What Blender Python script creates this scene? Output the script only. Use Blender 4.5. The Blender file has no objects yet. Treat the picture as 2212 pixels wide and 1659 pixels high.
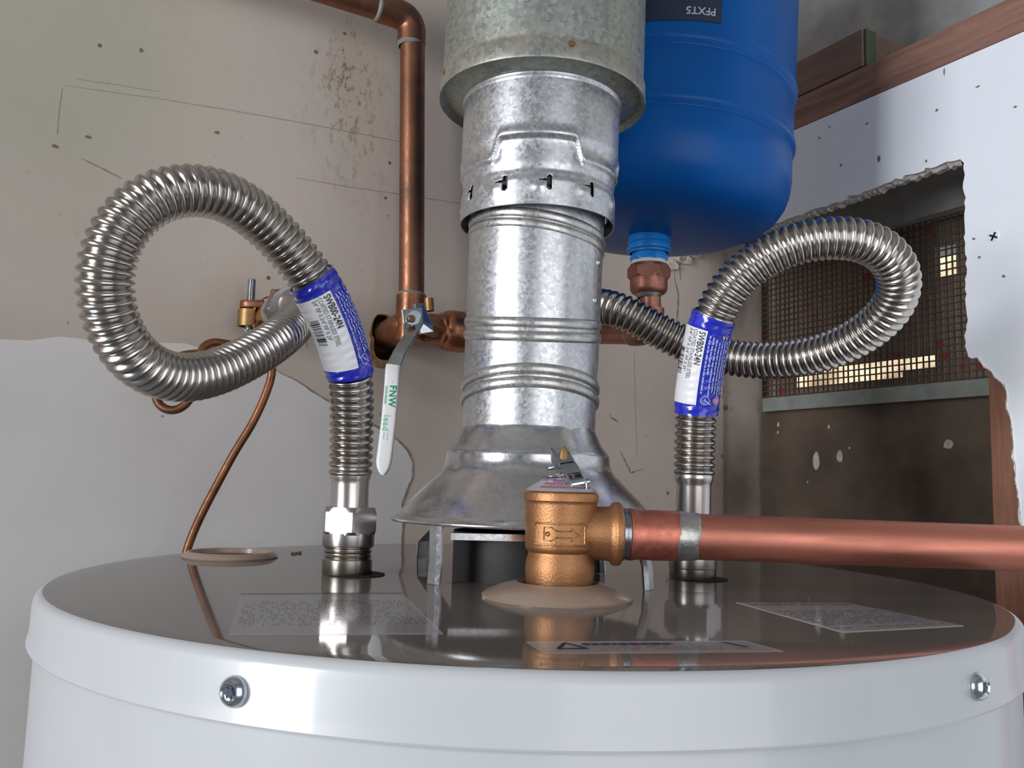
import bpy, bmesh, math, random
import numpy as np
from mathutils import Vector, Matrix
from mathutils.geometry import tessellate_polygon

random.seed(7)
rng = np.random.default_rng(7)
sc = bpy.context.scene
COL = sc.collection
PI = math.pi

# ------------------------------------------------------------------ camera
F_PX, PITCH, ROLL = 1850.0, 0.1127, 0.0289
CAM = np.array([0.0, 0.0, 1.550])
H = 1.495                                   # height of the heater's flat top
fw = np.array([0, math.cos(PITCH), math.sin(PITCH)])
up0 = np.array([0, -math.sin(PITCH), math.cos(PITCH)])
r0 = np.array([1.0, 0, 0])
cr, sr = math.cos(ROLL), math.sin(ROLL)
RIGHT = cr * r0 + sr * up0
UP = -sr * r0 + cr * up0
cd = bpy.data.cameras.new('camera')
cd.sensor_width = 36.0
cd.lens = 36.0 * F_PX / 2212.0
cd.clip_start = 0.01
cam = bpy.data.objects.new('camera', cd)
COL.objects.link(cam)
m = Matrix.Identity(4)
for i in range(3):
    m[i][0], m[i][1], m[i][2], m[i][3] = RIGHT[i], UP[i], -fw[i], CAM[i]
cam.matrix_world = m
sc.camera = cam

# ------------------------------------------------------------------ light
sc.view_settings.view_transform = 'Standard'
sc.view_settings.look = 'None'
sc.view_settings.gamma = 1.0
sc.view_settings.use_curve_mapping = False
sc.view_settings.exposure = 0.0
W = bpy.data.worlds.new('world')
sc.world = W
W.use_nodes = True
bg = W.node_tree.nodes['Background']
bg.inputs[0].default_value = (0.80, 0.90, 1.0, 1)
bg.inputs[1].default_value = 0.18


def area(name, loc, target, sx, sy, power, col):
    l = bpy.data.lights.new(name, 'AREA')
    l.shape = 'RECTANGLE'
    l.size, l.size_y = sx, sy
    l.energy = power
    l.color = col
    o = bpy.data.objects.new(name, l)
    COL.objects.link(o)
    o.location = loc
    d = Vector(target) - Vector(loc)
    o.rotation_euler = d.to_track_quat('-Z', 'Y').to_euler()
    return o


area('daylight_doorway_left', (-1.55, -0.95, 1.75), (0.05, 0.5, 1.55), 0.60, 1.10, 40.0, (0.96, 0.97, 1.0))
area('daylight_doorway_right', (0.80, -1.15, 1.60), (0.0, 0.5, 1.55), 1.30, 1.50, 13.5, (0.97, 0.97, 1.0))
# open sky over the neighbour's wall, seen only through the vent screen
area('daylight_outside', (0.495, 2.94, 3.0), (1.36, 3.44, 1.5), 0.8, 0.8, 50.0, (1.0, 0.93, 0.82))


# ------------------------------------------------------------------ pixel helpers
def ray(px, py):
    X, Y = px - 1106.0, py - 829.5
    v = fw * F_PX + RIGHT * X - UP * Y
    return v


def P(px, py, Y):                            # point on the pixel's ray at world depth Y
    v = ray(px, py)
    return CAM + v * (Y / v[1])


TB = np.array([math.cos(math.radians(30)), math.sin(math.radians(30)), 0])   # along the back wall, away to the right
NB = np.array([-TB[1], TB[0], 0])                                            # into the back wall (along the right wall)
WB, WR = 0.725, 0.634                        # distances of back and right wall planes


def onplane(px, py, n, w):
    v = ray(px, py)
    c = n @ CAM
    return CAM + v * ((w - c) / (n @ v))


def onback(px, py, off=0.0):
    return onplane(px, py, NB, WB - off)


def onright(px, py, off=0.0):
    return onplane(px, py, TB, WR - off)


def onflat(px, py, z):
    v = ray(px, py)
    return CAM + v * ((z - CAM[2]) / v[2])


def norm(v):
    v = np.asarray(v, float)
    return v / np.linalg.norm(v)


# ------------------------------------------------------------------ materials
def new_mat(name):
    mt = bpy.data.materials.new(name)
    mt.use_nodes = True
    return mt, mt.node_tree, mt.node_tree.nodes['Principled BSDF']


class NT:
    def __init__(s, nt):
        s.nt = nt

    def n(s, t, **kw):
        nd = s.nt.nodes.new(t)
        for k, v in kw.items():
            setattr(nd, k, v)
        return nd

    def link(s, a, b):
        s.nt.links.new(a, b)

    def set(s, sock, v):
        if hasattr(v, 'is_linked') or hasattr(v, 'links'):
            s.link(v, sock)
        else:
            sock.default_value = v

    def math(s, op, a, b=0.0, clamp=False):
        nd = s.n('ShaderNodeMath', operation=op, use_clamp=clamp)
        s.set(nd.inputs[0], a)
        s.set(nd.inputs[1], b)
        return nd.outputs[0]

    def pos(s):
        return s.n('ShaderNodeNewGeometry').outputs['Position']

    def mapping(s, v, scale=(1, 1, 1), rot=(0, 0, 0), loc=(0, 0, 0)):
        nd = s.n('ShaderNodeMapping')
        s.link(v, nd.inputs['Vector'])
        nd.inputs['Scale'].default_value = scale
        nd.inputs['Rotation'].default_value = rot
        nd.inputs['Location'].default_value = loc
        return nd.outputs[0]

    def noise(s, v, scale, detail=4.0, rough=0.55, dist=0.0):
        nd = s.n('ShaderNodeTexNoise')
        s.link(v, nd.inputs['Vector'])
        nd.inputs['Scale'].default_value = scale
        nd.inputs['Detail'].default_value = detail
        nd.inputs['Roughness'].default_value = rough
        nd.inputs['Distortion'].default_value = dist
        return nd.outputs['Fac']

    def voro(s, v, scale, feature='F1'):
        nd = s.n('ShaderNodeTexVoronoi', feature=feature)
        s.link(v, nd.inputs['Vector'])
        nd.inputs['Scale'].default_value = scale
        return nd

    def ramp(s, f, lo, hi, a=0.0, b=1.0):
        nd = s.n('ShaderNodeMapRange')
        s.set(nd.inputs[0], f)
        nd.inputs[1].default_value = lo
        nd.inputs[2].default_value = hi
        nd.inputs[3].default_value = a
        nd.inputs[4].default_value = b
        return nd.outputs[0]

    def mix(s, f, a, b):
        nd = s.n('ShaderNodeMix', data_type='RGBA')
        s.set(nd.inputs[0], f)
        for sock, v in ((nd.inputs[6], a), (nd.inputs[7], b)):
            if isinstance(v, tuple):
                sock.default_value = (*v, 1) if len(v) == 3 else v
            else:
                s.link(v, sock)
        return nd.outputs[2]

    def bump(s, h, strength, dist, bsdf):
        nd = s.n('ShaderNodeBump')
        nd.inputs['Strength'].default_value = strength
        nd.inputs['Distance'].default_value = dist
        s.link(h, nd.inputs['Height'])
        s.link(nd.outputs[0], bsdf.inputs['Normal'])

    def dot(s, v, c):
        nd = s.n('ShaderNodeVectorMath', operation='DOT_PRODUCT')
        s.link(v, nd.inputs[0])
        nd.inputs[1].default_value = tuple(c)
        return nd.outputs['Value']

    def blob(s, v, c, axes):                 # 0 at the centre, 1 on the ellipsoid's surface and beyond
        acc = None
        for ax, size in axes:
            d = s.math('SUBTRACT', s.dot(v, ax), float(np.dot(ax, c)))
            d = s.math('DIVIDE', d, size)
            d = s.math('MULTIPLY', d, d)
            acc = d if acc is None else s.math('ADD', acc, d)
        return s.math('SQRT', acc)


def simple(name, col, rough, metal=0.0, var=0.0, vscale=40.0, bump=0.0, bscale=200.0, coat=0.0, spec=0.5, col2=None):
    mt, nt, b = new_mat(name)
    q = NT(nt)
    b.inputs['Roughness'].default_value = rough
    b.inputs['Metallic'].default_value = metal
    b.inputs['Coat Weight'].default_value = coat
    b.inputs['Coat Roughness'].default_value = 0.08
    b.inputs['Specular IOR Level'].default_value = spec
    p = q.pos()
    c2 = col2 or tuple(c * (1 - var) for c in col)
    f = q.ramp(q.noise(p, vscale, 5), 0.35, 0.65)
    q.link(q.mix(f, col, c2), b.inputs['Base Color'])
    if bump:
        q.bump(q.noise(p, bscale, 3), bump, 0.001, b)
    return mt


def m_galv(name, base=(0.66, 0.67, 0.68), dark=(0.42, 0.44, 0.46), rough=0.34, scale=330.0, rust=None, tint=None, hi=1.0):
    mt, nt, b = new_mat(name)
    q = NT(nt)
    b.inputs['Metallic'].default_value = 0.92
    p = q.pos()
    pw = q.n('ShaderNodeVectorMath', operation='ADD')
    q.link(p, pw.inputs[0])
    nn = q.n('ShaderNodeTexNoise')
    q.link(p, nn.inputs['Vector'])
    nn.inputs['Scale'].default_value = 500
    sc_ = q.n('ShaderNodeVectorMath', operation='SCALE')
    q.link(nn.outputs['Color'], sc_.inputs[0])
    sc_.inputs['Scale'].default_value = 0.004
    q.link(sc_.outputs[0], pw.inputs[1])
    vo = q.voro(pw.outputs[0], scale)
    sep = q.n('ShaderNodeSeparateColor')
    q.link(vo.outputs['Color'], sep.inputs[0])
    big = q.ramp(q.noise(p, 28, 4), 0.3, 0.7)
    f = q.math('MULTIPLY', q.math('POWER', sep.outputs[0], 1.3), 0.9)
    c = q.mix(f, base, dark)
    c = q.mix(q.math('MULTIPLY', big, 0.3), c, tuple(x * 0.8 for x in base))
    if rust:
        for (zc, w, amt) in rust:
            z = q.dot(p, (0, 0, 1))
            d = q.math('ABSOLUTE', q.math('SUBTRACT', z, zc))
            k = q.ramp(d, 0.0, w, 1.0, 0.0)
            k = q.math('MULTIPLY', k, q.ramp(q.noise(p, 60, 5), 0.38, 0.66, 0.0, amt))
            c = q.mix(k, c, (0.36, 0.25, 0.13))
            q.link(q.math('SUBTRACT', 0.92, q.math('MULTIPLY', k, 0.7)), b.inputs['Metallic'])
    q.link(c, b.inputs['Base Color'])
    rg = q.math('ADD', q.math('MULTIPLY', sep.outputs[1], 0.16 * hi), rough - 0.04)
    q.link(rg, b.inputs['Roughness'])
    q.bump(sep.outputs[2], 0.05, 0.0005, b)
    return mt


def m_copper(name, col, dark, rough=0.3, scale=30.0, metal=0.95, lo=0.4, hi=0.65, stretch=(1, 1, 1)):
    mt, nt, b = new_mat(name)
    q = NT(nt)
    b.inputs['Metallic'].default_value = metal
    p = q.mapping(q.pos(), scale=stretch)
    n1 = q.noise(p, scale, 6, 0.6)
    n2 = q.noise(p, scale * 6, 4, 0.6)
    f = q.ramp(q.math('ADD', q.math('MULTIPLY', n1, 0.75), q.math('MULTIPLY', n2, 0.25)), lo, hi)
    q.link(q.mix(f, col, dark), b.inputs['Base Color'])
    q.link(q.ramp(n2, 0.3, 0.7, rough - 0.07, rough + 0.12), b.inputs['Roughness'])
    return mt


def m_wood(name, c1, c2, along, scale=60.0, rough=0.75):
    """grain running along the unit vector `along`"""
    mt, nt, b = new_mat(name)
    q = NT(nt)
    p = q.pos()
    a = norm(along)
    o1 = norm(np.cross(a, (0.31, 0.2, 0.93)))
    o2 = np.cross(a, o1)
    comb = q.n('ShaderNodeCombineXYZ')
    q.link(q.math('MULTIPLY', q.dot(p, a), 0.06), comb.inputs[0])
    q.link(q.dot(p, o1), comb.inputs[1])
    q.link(q.dot(p, o2), comb.inputs[2])
    n1 = q.noise(comb.outputs[0], scale * 3.2, 5, 0.6, 0.6)
    n2 = q.noise(p, 14, 4)
    f = q.ramp(q.math('ADD', q.math('MULTIPLY', n1, 0.7), q.math('MULTIPLY', n2, 0.3)), 0.36, 0.64)
    q.link(q.mix(f, c1, c2), b.inputs['Base Color'])
    b.inputs['Roughness'].default_value = rough
    q.bump(n1, 0.35, 0.0008, b)
    return mt


def m_wall():
    mt, nt, b = new_mat('aged_cream_wall_paint')
    q = NT(nt)
    p = q.pos()
    big = q.ramp(q.noise(p, 5, 5, 0.55), 0.35, 0.68)
    mid = q.ramp(q.noise(p, 26, 6, 0.65), 0.36, 0.7)
    c = q.mix(big, (0.61, 0.52, 0.455), (0.53, 0.45, 0.385))
    c = q.mix(q.math('MULTIPLY', mid, 0.35), c, (0.60, 0.545, 0.49))
    up_ = (0, 0, 1)
    # greenish grey old coat in the upper left corner
    g = onback(120, 120)
    d = q.blob(p, g, ((TB, 0.17), (up_, 0.16)))
    c = q.mix(q.ramp(d, 0.3, 1.25, 0.75, 0.0), c, (0.37, 0.365, 0.295))
    # mould stain running down beside the copper pipe
    for (px, py, sx, sz, amt) in ((745, 150, 0.022, 0.062, 1.0), (735, 240, 0.045, 0.085, 0.55), (790, 260, 0.04, 0.12, 0.4)):
        cc = onback(px, py)
        d = q.blob(p, cc, ((TB, sx), (up_, sz)))
        k = q.ramp(d, 0.0, 1.0, 1.0, 0.0)
        sp = q.ramp(q.noise(q.mapping(p, scale=(1, 1, 0.55)), 150, 5, 0.7), 0.535, 0.60)
        k2 = q.math('MULTIPLY', q.math('MULTIPLY', k, sp), amt, True)
        c = q.mix(k2, c, (0.20, 0.15, 0.085))
        c = q.mix(q.math('MULTIPLY', k, 0.22 * amt), c, (0.36, 0.31, 0.2))
    # fly specks
    vo = q.voro(p, 34)
    s1 = q.ramp(vo.outputs['Distance'], 0.045, 0.075, 1.0, 0.0)
    sep = q.n('ShaderNodeSeparateColor')
    q.link(vo.outputs['Color'], sep.inputs[0])
    s1 = q.math('MULTIPLY', s1, q.math('GREATER_THAN', sep.outputs[0], 0.62))
    c = q.mix(s1, c, (0.13, 0.10, 0.07))
    vo2 = q.voro(q.mapping(p, scale=(1, 1, 0.6)), 95)
    sep2 = q.n('ShaderNodeSeparateColor')
    q.link(vo2.outputs['Color'], sep2.inputs[0])
    s2 = q.math('MULTIPLY', q.ramp(vo2.outputs['Distance'], 0.06, 0.12, 1.0, 0.0), q.math('GREATER_THAN', sep2.outputs[0], 0.8))
    low = q.ramp(q.dot(p, up_), 1.60, 1.72, 0.8, 0.25)
    c = q.mix(q.math('MULTIPLY', s2, low), c, (0.27, 0.2, 0.13))
    # shade painted dark low on the right end, streaky grey patch higher up
    dark_c = onback(1600, 1060)
    d = q.blob(p, dark_c, ((TB, 0.075), (up_, 0.085)))
    c = q.mix(q.ramp(q.math('ADD', d, q.math('MULTIPLY', q.noise(p, 30, 4), 0.5)), 0.4, 1.4, 0.85, 0.0), c, (0.11, 0.07, 0.05))
    dark_c = onback(1590, 640)
    d = q.blob(p, dark_c, ((TB, 0.05), (up_, 0.07)))
    c = q.mix(q.ramp(q.math('ADD', d, q.math('MULTIPLY', q.noise(q.mapping(p, scale=(1, 1, 0.3)), 60, 5), 0.9)), 0.6, 1.5, 0.8, 0.0), c, (0.17, 0.155, 0.145))
    q.link(c, b.inputs['Base Color'])
    b.inputs['Roughness'].default_value = 0.62
    b.inputs['Specular IOR Level'].default_value = 0.3
    q.bump(q.noise(p, 120, 6, 0.6), 0.12, 0.002, b)
    return mt


def m_speckled(name, col, spk, scale, thr, rough, size=0.07, var=0.93, bump=0.05, col2=None, stretch=(1, 1, 1)):
    mt, nt, b = new_mat(name)
    q = NT(nt)
    p = q.pos()
    c = q.mix(q.ramp(q.noise(p, 12, 5), 0.35, 0.65), col, col2 or tuple(x * var for x in col))
    vo = q.voro(q.mapping(p, scale=stretch), scale)
    sep = q.n('ShaderNodeSeparateColor')
    q.link(vo.outputs['Color'], sep.inputs[0])
    s1 = q.math('MULTIPLY', q.ramp(vo.outputs['Distance'], size * 0.6, size, 1.0, 0.0), q.math('GREATER_THAN', sep.outputs[0], thr))
    q.link(q.mix(s1, c, spk), b.inputs['Base Color'])
    b.inputs['Roughness'].default_value = rough
    q.bump(q.noise(p, 90, 4), bump, 0.002, b)
    return mt


def m_rough_patches(name, c1, c2, scale, lo, hi, rough, bump=0.4, det=7):
    mt, nt, b = new_mat(name)
    q = NT(nt)
    p = q.pos()
    n1 = q.noise(p, scale, det, 0.62)
    q.link(q.mix(q.ramp(n1, lo, hi), c1, c2), b.inputs['Base Color'])
    b.inputs['Roughness'].default_value = rough
    q.bump(n1, bump, 0.002, b)
    return mt


def m_film():
    mt, nt, b = new_mat('clear_sticker_film')
    b.inputs['Base Color'].default_value = (0.62, 0.60, 0.62, 1)
    b.inputs['Roughness'].default_value = 0.12
    b.inputs['Alpha'].default_value = 0.30
    return mt


M = {}
M['wall'] = m_wall()
M['whitecoat'] = m_speckled('newer_white_wall_paint', (0.74, 0.71, 0.685), (0.32, 0.27, 0.23), 40, 0.86, 0.5, 0.05, 0.95)
M['panel'] = m_speckled('white_panel_paint', (0.86, 0.90, 0.95), (0.16, 0.15, 0.15), 24, 0.70, 0.42, 0.055, 0.97)
M['gypsum'] = m_rough_patches('torn_board_edge', (0.40, 0.38, 0.35), (0.62, 0.58, 0.52), 240, 0.4, 0.6, 0.9, 0.7)
M['kraft'] = m_rough_patches('torn_kraft_paper', (0.56, 0.47, 0.36), (0.72, 0.68, 0.6), 200, 0.4, 0.6, 0.9, 0.5)
M['rail'] = m_wood('weathered_red_wood', (0.34, 0.18, 0.13), (0.17, 0.09, 0.066), NB, 60)
M['block'] = m_wood('brown_block_wood', (0.25, 0.16, 0.12), (0.16, 0.10, 0.08), NB, 45)
M['stud'] = m_wood('red_fir_stud', (0.36, 0.17, 0.10), (0.20, 0.085, 0.05), (0, 0, 1), 90)
M['sheath'] = m_speckled('stained_brown_plywood', (0.165, 0.118, 0.085), (0.52, 0.46, 0.38), 60, 0.62, 0.7, 0.06, 0.5, 0.1, (0.075, 0.052, 0.038), (1, 1, 0.6))
M['header'] = m_rough_patches('grey_weathered_board', (0.36, 0.37, 0.36), (0.26, 0.26, 0.26), 30, 0.35, 0.65, 0.8, 0.2)
M['peel'] = m_rough_patches('peeling_green_grey_paint', (0.27, 0.26, 0.21), (0.75, 0.77, 0.69), 26, 0.46, 0.54, 0.8, 0.5)
M['dark'] = simple('dark_void', (0.012, 0.010, 0.009), 0.9)
M['soot_shade'] = simple('soot_shade_black', (0.02, 0.018, 0.017), 0.6, var=0.5)
M['floor'] = m_rough_patches('concrete_floor', (0.32, 0.31, 0.29), (0.24, 0.23, 0.22), 10, 0.35, 0.65, 0.85)
M['ceiling'] = m_rough_patches('ceiling_board', (0.45, 0.43, 0.40), (0.38, 0.36, 0.33), 8, 0.35, 0.65, 0.85)
M['enamel'] = simple('pale_grey_enamel', (0.50, 0.52, 0.54), 0.34, var=0.02, coat=0.25, bump=0.02, bscale=60)
M['lid'] = simple('shaded_gloss_enamel', (0.17, 0.15, 0.135), 0.05, var=0.05)  # darker copy of the jacket enamel; the top's weak light put into colour
M['lid'].node_tree.nodes['Principled BSDF'].inputs['IOR'].default_value = 1.32
M['taupe'] = simple('taupe_plastic', (0.36, 0.27, 0.21), 0.28, var=0.06, coat=0.2)
M['rustfoam'] = simple('brown_insulation', (0.20, 0.095, 0.05), 0.9, var=0.4)
M['steel'] = simple('stainless_steel', (0.55, 0.515, 0.48), 0.23, 1.0, var=0.10, vscale=60)
M['cuff'] = simple('brushed_stainless_cuff', (0.66, 0.62, 0.58), 0.26, 1.0, var=0.08)
M['nut'] = simple('bright_steel_nut', (0.52, 0.49, 0.48), 0.30, 1.0, var=0.08)
M['nut_dull'] = simple('dull_shaded_nut', (0.27, 0.255, 0.265), 0.36, 1.0, var=0.2)  # darker copy of the nut steel, toned down against the lamp's reflection
M['nipple'] = simple('dull_steel_nipple', (0.44, 0.40, 0.35), 0.30, 1.0, var=0.4, vscale=90)
M['zinc'] = simple('zinc_plated_steel', (0.60, 0.66, 0.70), 0.22, 1.0, var=0.15, vscale=120)
M['galv'] = m_galv('galvanised_sheet', (0.64, 0.65, 0.67), (0.44, 0.46, 0.48), .33, 560.0)
M['galv_dull'] = m_galv('weathered_galvanised_sheet', (0.46, 0.49, 0.45), (0.29, 0.32, 0.295), 0.42, 420.0,
                        rust=[(float(P(1165, 100, 0.45)[2]), 0.012, 0.75)])
M['galv_bead'] = m_galv('galvanised_bead', (0.60, 0.60, 0.59), (0.46, 0.45, 0.42), 0.32, 560.0)
M['hood'] = m_galv('spun_galvanised_hood', (0.60, 0.60, 0.61), (0.50, 0.50, 0.51), 0.24, 420.0, hi=0.5)
M['cop_old'] = m_copper('brown_aged_copper', (0.36, 0.165, 0.095), (0.18, 0.095, 0.062), 0.42, 22, lo=0.36, hi=0.64)
M['cop_wire'] = m_copper('tarnished_bare_wire', (0.33, 0.14, 0.07), (0.15, 0.07, 0.04), 0.42, 30, metal=0.85, lo=0.36, hi=0.64)
M['cop_mix'] = m_copper('patchy_copper_fitting', (0.56, 0.23, 0.12), (0.22, 0.105, 0.06), 0.34, 45, lo=0.36, hi=0.62)
M['cop_new'] = m_copper('fresh_copper_pipe', (0.57, 0.225, 0.155), (0.48, 0.185, 0.13), 0.46, 25, lo=0.3, hi=0.7, stretch=(0.12, 1, 1))
M['cop_red'] = m_copper('fluxed_red_copper', (0.68, 0.25, 0.175), (0.54, 0.16, 0.11), 0.44, 60, lo=0.35, hi=0.66)
M['cop_dull'] = m_copper('dull_pink_copper', (0.44, 0.20, 0.145), (0.30, 0.12, 0.085), 0.42, 40, metal=0.8)
M['solder'] = simple('silver_solder', (0.55, 0.53, 0.51), 0.38, 0.9, var=0.35, vscale=150, bump=0.3, bscale=300)
M['verdigris'] = simple('grey_green_verdigris', (0.30, 0.32, 0.29), 0.7, 0.2, var=0.3)
M['bronze'] = simple('cast_bronze', (0.50, 0.25, 0.115), 0.50, 0.95, var=0.16, vscale=120, bump=0.25, bscale=1100)
M['brass'] = simple('old_brass', (0.42, 0.25, 0.11), 0.46, 0.9, var=0.3, vscale=80)
M['disc'] = simple('silver_printed_disc', (0.62, 0.58, 0.60), 0.35, 0.7, var=0.1)
M['print_red'] = simple('purple_red_print', (0.33, 0.07, 0.17), 0.5)
M['blue'] = simple('blue_tank_enamel', (0.002, 0.088, 0.345), 0.36, var=0.06, bump=0.05, bscale=90, spec=0.18)
M['blue_neck'] = simple('bright_blue_plastic', (0.010, 0.24, 0.72), 0.35, var=0.05)
M['tape'] = simple('white_thread_tape', (0.70, 0.72, 0.72), 0.6)
M['navy'] = simple('dark_navy_label', (0.008, 0.018, 0.05), 0.4)
M['print_grey'] = simple('pale_grey_print', (0.42, 0.46, 0.50), 0.5)
M['wrap'] = simple('ultramarine_wrap', (0.018, 0.030, 0.52), 0.20, var=0.25, vscale=60, coat=0.5, bump=0.25, bscale=180)
M['paper'] = simple('white_label_paper', (0.80, 0.81, 0.84), 0.34, var=0.03, bump=0.35, bscale=130)
M['ink'] = simple('black_ink', (0.02, 0.02, 0.022), 0.5)
M['ink_soft'] = simple('grey_ink', (0.16, 0.16, 0.17), 0.5)
M['print_pale'] = simple('pale_blue_print', (0.36, 0.41, 0.72), 0.5)
M['orange'] = simple('orange_print', (0.85, 0.42, 0.10), 0.5)
M['pink'] = simple('pink_print', (0.75, 0.25, 0.32), 0.5)
M['white_grip'] = simple('white_vinyl_grip', (0.82, 0.83, 0.83), 0.35, var=0.02)
M['green'] = simple('green_print', (0.0, 0.27, 0.14), 0.5)
M['green_pale'] = simple('pale_green_print', (0.30, 0.62, 0.46), 0.5)
M['film'] = m_film()
M['print_film'] = simple('sticker_print', (0.06, 0.05, 0.09), 1.0, spec=0.0)
def m_faint(name, col, al):
    mt, nt, b = new_mat(name)
    b.inputs['Base Color'].default_value = (*col, 1)
    b.inputs['Roughness'].default_value = 1.0
    b.inputs['Specular IOR Level'].default_value = 0.0
    b.inputs['Alpha'].default_value = al
    return mt


M['print_faint'] = m_faint('faint_sticker_print', (0.08, 0.07, 0.08), 0.45)
M['print_mid'] = m_faint('grey_sticker_print', (0.13, 0.12, 0.15), 0.7)
M['film_white'] = simple('pale_sticker', (0.50, 0.48, 0.49), 0.10, coat=0.6)
M['wire'] = simple('rusty_galvanised_wire', (0.15, 0.125, 0.10), 0.6, 0.5, var=0.4)
M['strip'] = m_rough_patches('green_grey_metal_strip', (0.32, 0.36, 0.33), (0.24, 0.26, 0.23), 40, 0.35, 0.65, 0.6, 0.2)
M['outdoor'] = m_speckled('red_flecked_brown_board', (0.46, 0.34, 0.26), (0.62, 0.07, 0.08), 52, 0.66, 0.8, 0.34, 0.6)
M['green_paint'] = simple('green_paint_stripe', (0.07, 0.105, 0.05), 0.7)
M['ground'] = m_rough_patches('sunlit_stucco', (0.75, 0.62, 0.46), (0.30, 0.22, 0.15), 9, 0.38, 0.62, 0.9)
M['flake'] = simple('brown_flake', (0.20, 0.13, 0.10), 0.8)
M['line'] = simple('grimy_crack', (0.26, 0.20, 0.15), 0.9)
M['line_soft'] = simple('faint_seam', (0.42, 0.36, 0.30), 0.9)
M['tanboard'] = m_rough_patches('torn_tan_board', (0.40, 0.24, 0.11), (0.22, 0.12, 0.06), 120, 0.4, 0.6, 0.9, 0.8)

# ------------------------------------------------------------------ mesh helpers
OFF = {}


class MB:
    def __init__(s):
        s.v, s.f, s.m = [], [], []

    def add(s, verts, faces, mi=0):
        k = len(s.v)
        s.v += [tuple(map(float, v)) for v in verts]
        s.f += [tuple(i + k for i in f) for f in faces]
        s.m += [mi] * len(faces)
        return s

    def grid(s, rows, close=True, mi=0, flip=False, skip=None):
        """rows: array (n, k, 3); quads between consecutive rows"""
        rows = np.asarray(rows)
        n, k = rows.shape[:2]
        fs = []
        kk = k if close else k - 1
        for i in range(n - 1):
            for j in range(kk):
                if skip is not None and skip[i][j]:
                    continue
                a, b2 = i * k + j, i * k + (j + 1) % k
                c, d = (i + 1) * k + (j + 1) % k, (i + 1) * k + j
                fs.append((a, d, c, b2) if flip else (a, b2, c, d))
        return s.add(rows.reshape(-1, 3), fs, mi)

    def lathe(s, o, prof, axis=(0, 0, 1), ref=(0, -1, 0), seg=64, mi=0, cap0=False, cap1=False):
        o = np.asarray(o, float)
        a = norm(axis)
        u = np.asarray(ref, float)
        u = norm(u - a * (u @ a))
        w = np.cross(a, u)
        t = np.arange(seg) * 2 * PI / seg
        ring = np.outer(np.cos(t), u) + np.outer(np.sin(t), w)
        rows = [o + a * z + ring * r for r, z in prof]
        s.grid(rows, True, mi)
        for c, row in ((cap0, rows[0]), (cap1, rows[-1])):
            if c:
                s.add(row, [tuple(range(seg))] if row is rows[-1] else [tuple(range(seg))[::-1]], mi)
        return s

    def tube(s, path, r, seg=16, mi=0, caps=True, ref=None):
        path = np.asarray(path, float)
        T, N, B = frames(path, ref)
        r = np.broadcast_to(np.asarray(r, float), (len(path),))
        t = np.arange(seg) * 2 * PI / seg
        rows = [path[i] + r[i] * (np.outer(np.cos(t), N[i]) + np.outer(np.sin(t), B[i])) for i in range(len(path))]
        s.grid(rows, True, mi)
        if caps:
            s.add(rows[0], [tuple(range(seg))[::-1]], mi)
            s.add(rows[-1], [tuple(range(seg))], mi)
        return s

    def box(s, o, ax, ay, az, mi=0):
        """o corner-centre, half-extent vectors"""
        o, ax, ay, az = (np.asarray(x, float) for x in (o, ax, ay, az))
        vs = [o + i * ax + j * ay + k * az for i in (-1, 1) for j in (-1, 1) for k in (-1, 1)]
        return s.add(vs, [(0, 1, 3, 2), (4, 6, 7, 5), (0, 4, 5, 1), (2, 3, 7, 6), (0, 2, 6, 4), (1, 5, 7, 3)], mi)

    def prism(s, poly, vec, holes=(), mi=0, mside=None, mback=None):
        """extrude a planar 3-D polygon (optionally with holes) along vec"""
        vec = np.asarray(vec, float)
        loops = [np.asarray(poly, float)] + [np.asarray(h, float) for h in holes]
        allv = np.vstack(loops)
        tris = tessellate_polygon([[Vector(p) for p in l] for l in loops])
        n = len(allv)
        nrm = np.zeros(3)
        fs, bs = [], []
        for t in tris:
            a, b2, c = allv[list(t)]
            cr_ = np.cross(b2 - a, c - a)
            if cr_ @ vec > 0:
                t = (t[0], t[2], t[1])
            fs.append(tuple(t))
            bs.append(tuple(n + i for i in t[::-1]))
        vs = np.vstack([allv, allv + vec])
        k = len(s.v)
        s.add(vs, fs, mi)
        s.f += [tuple(i + k for i in f) for f in bs]
        s.m += [mi if mback is None else mback] * len(bs)
        st = 0
        for l in loops:
            c = len(l)
            for i in range(c):
                a, b2 = st + i, st + (i + 1) % c
                s.f.append((k + a, k + b2, k + n + b2, k + n + a))
                s.m.append(mi if mside is None else mside)
            st += c
        return s

    def build(s, name, mats, parent=None, smooth=35, bevel=0.0, kind=None, label=None, recalc=True):
        me = bpy.data.meshes.new(name)
        off = np.zeros(3) if parent is None else OFF[parent.name]
        vs = np.asarray(s.v) - off
        me.from_pydata(vs.tolist(), [], s.f)
        if not isinstance(mats, (list, tuple)):
            mats = [mats]
        for mt in mats:
            me.materials.append(M[mt])
        if len(mats) > 1:
            me.polygons.foreach_set('material_index', s.m)
        if recalc:
            bm = bmesh.new()
            bm.from_mesh(me)
            bmesh.ops.recalc_face_normals(bm, faces=bm.faces)
            bm.to_mesh(me)
            bm.free()
        if smooth:
            me.shade_smooth()
            me.set_sharp_from_angle(angle=math.radians(smooth))
        o = bpy.data.objects.new(name, me)
        COL.objects.link(o)
        if parent is not None:
            o.parent = parent
        OFF[o.name] = off
        if kind:
            o['kind'] = kind
        if label:
            o['label'] = label
        if bevel:
            md = o.modifiers.new('bevel', 'BEVEL')
            md.width = bevel
            md.segments = 2
            md.limit_method = 'ANGLE'
            md.angle_limit = math.radians(40)
        return o


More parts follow.
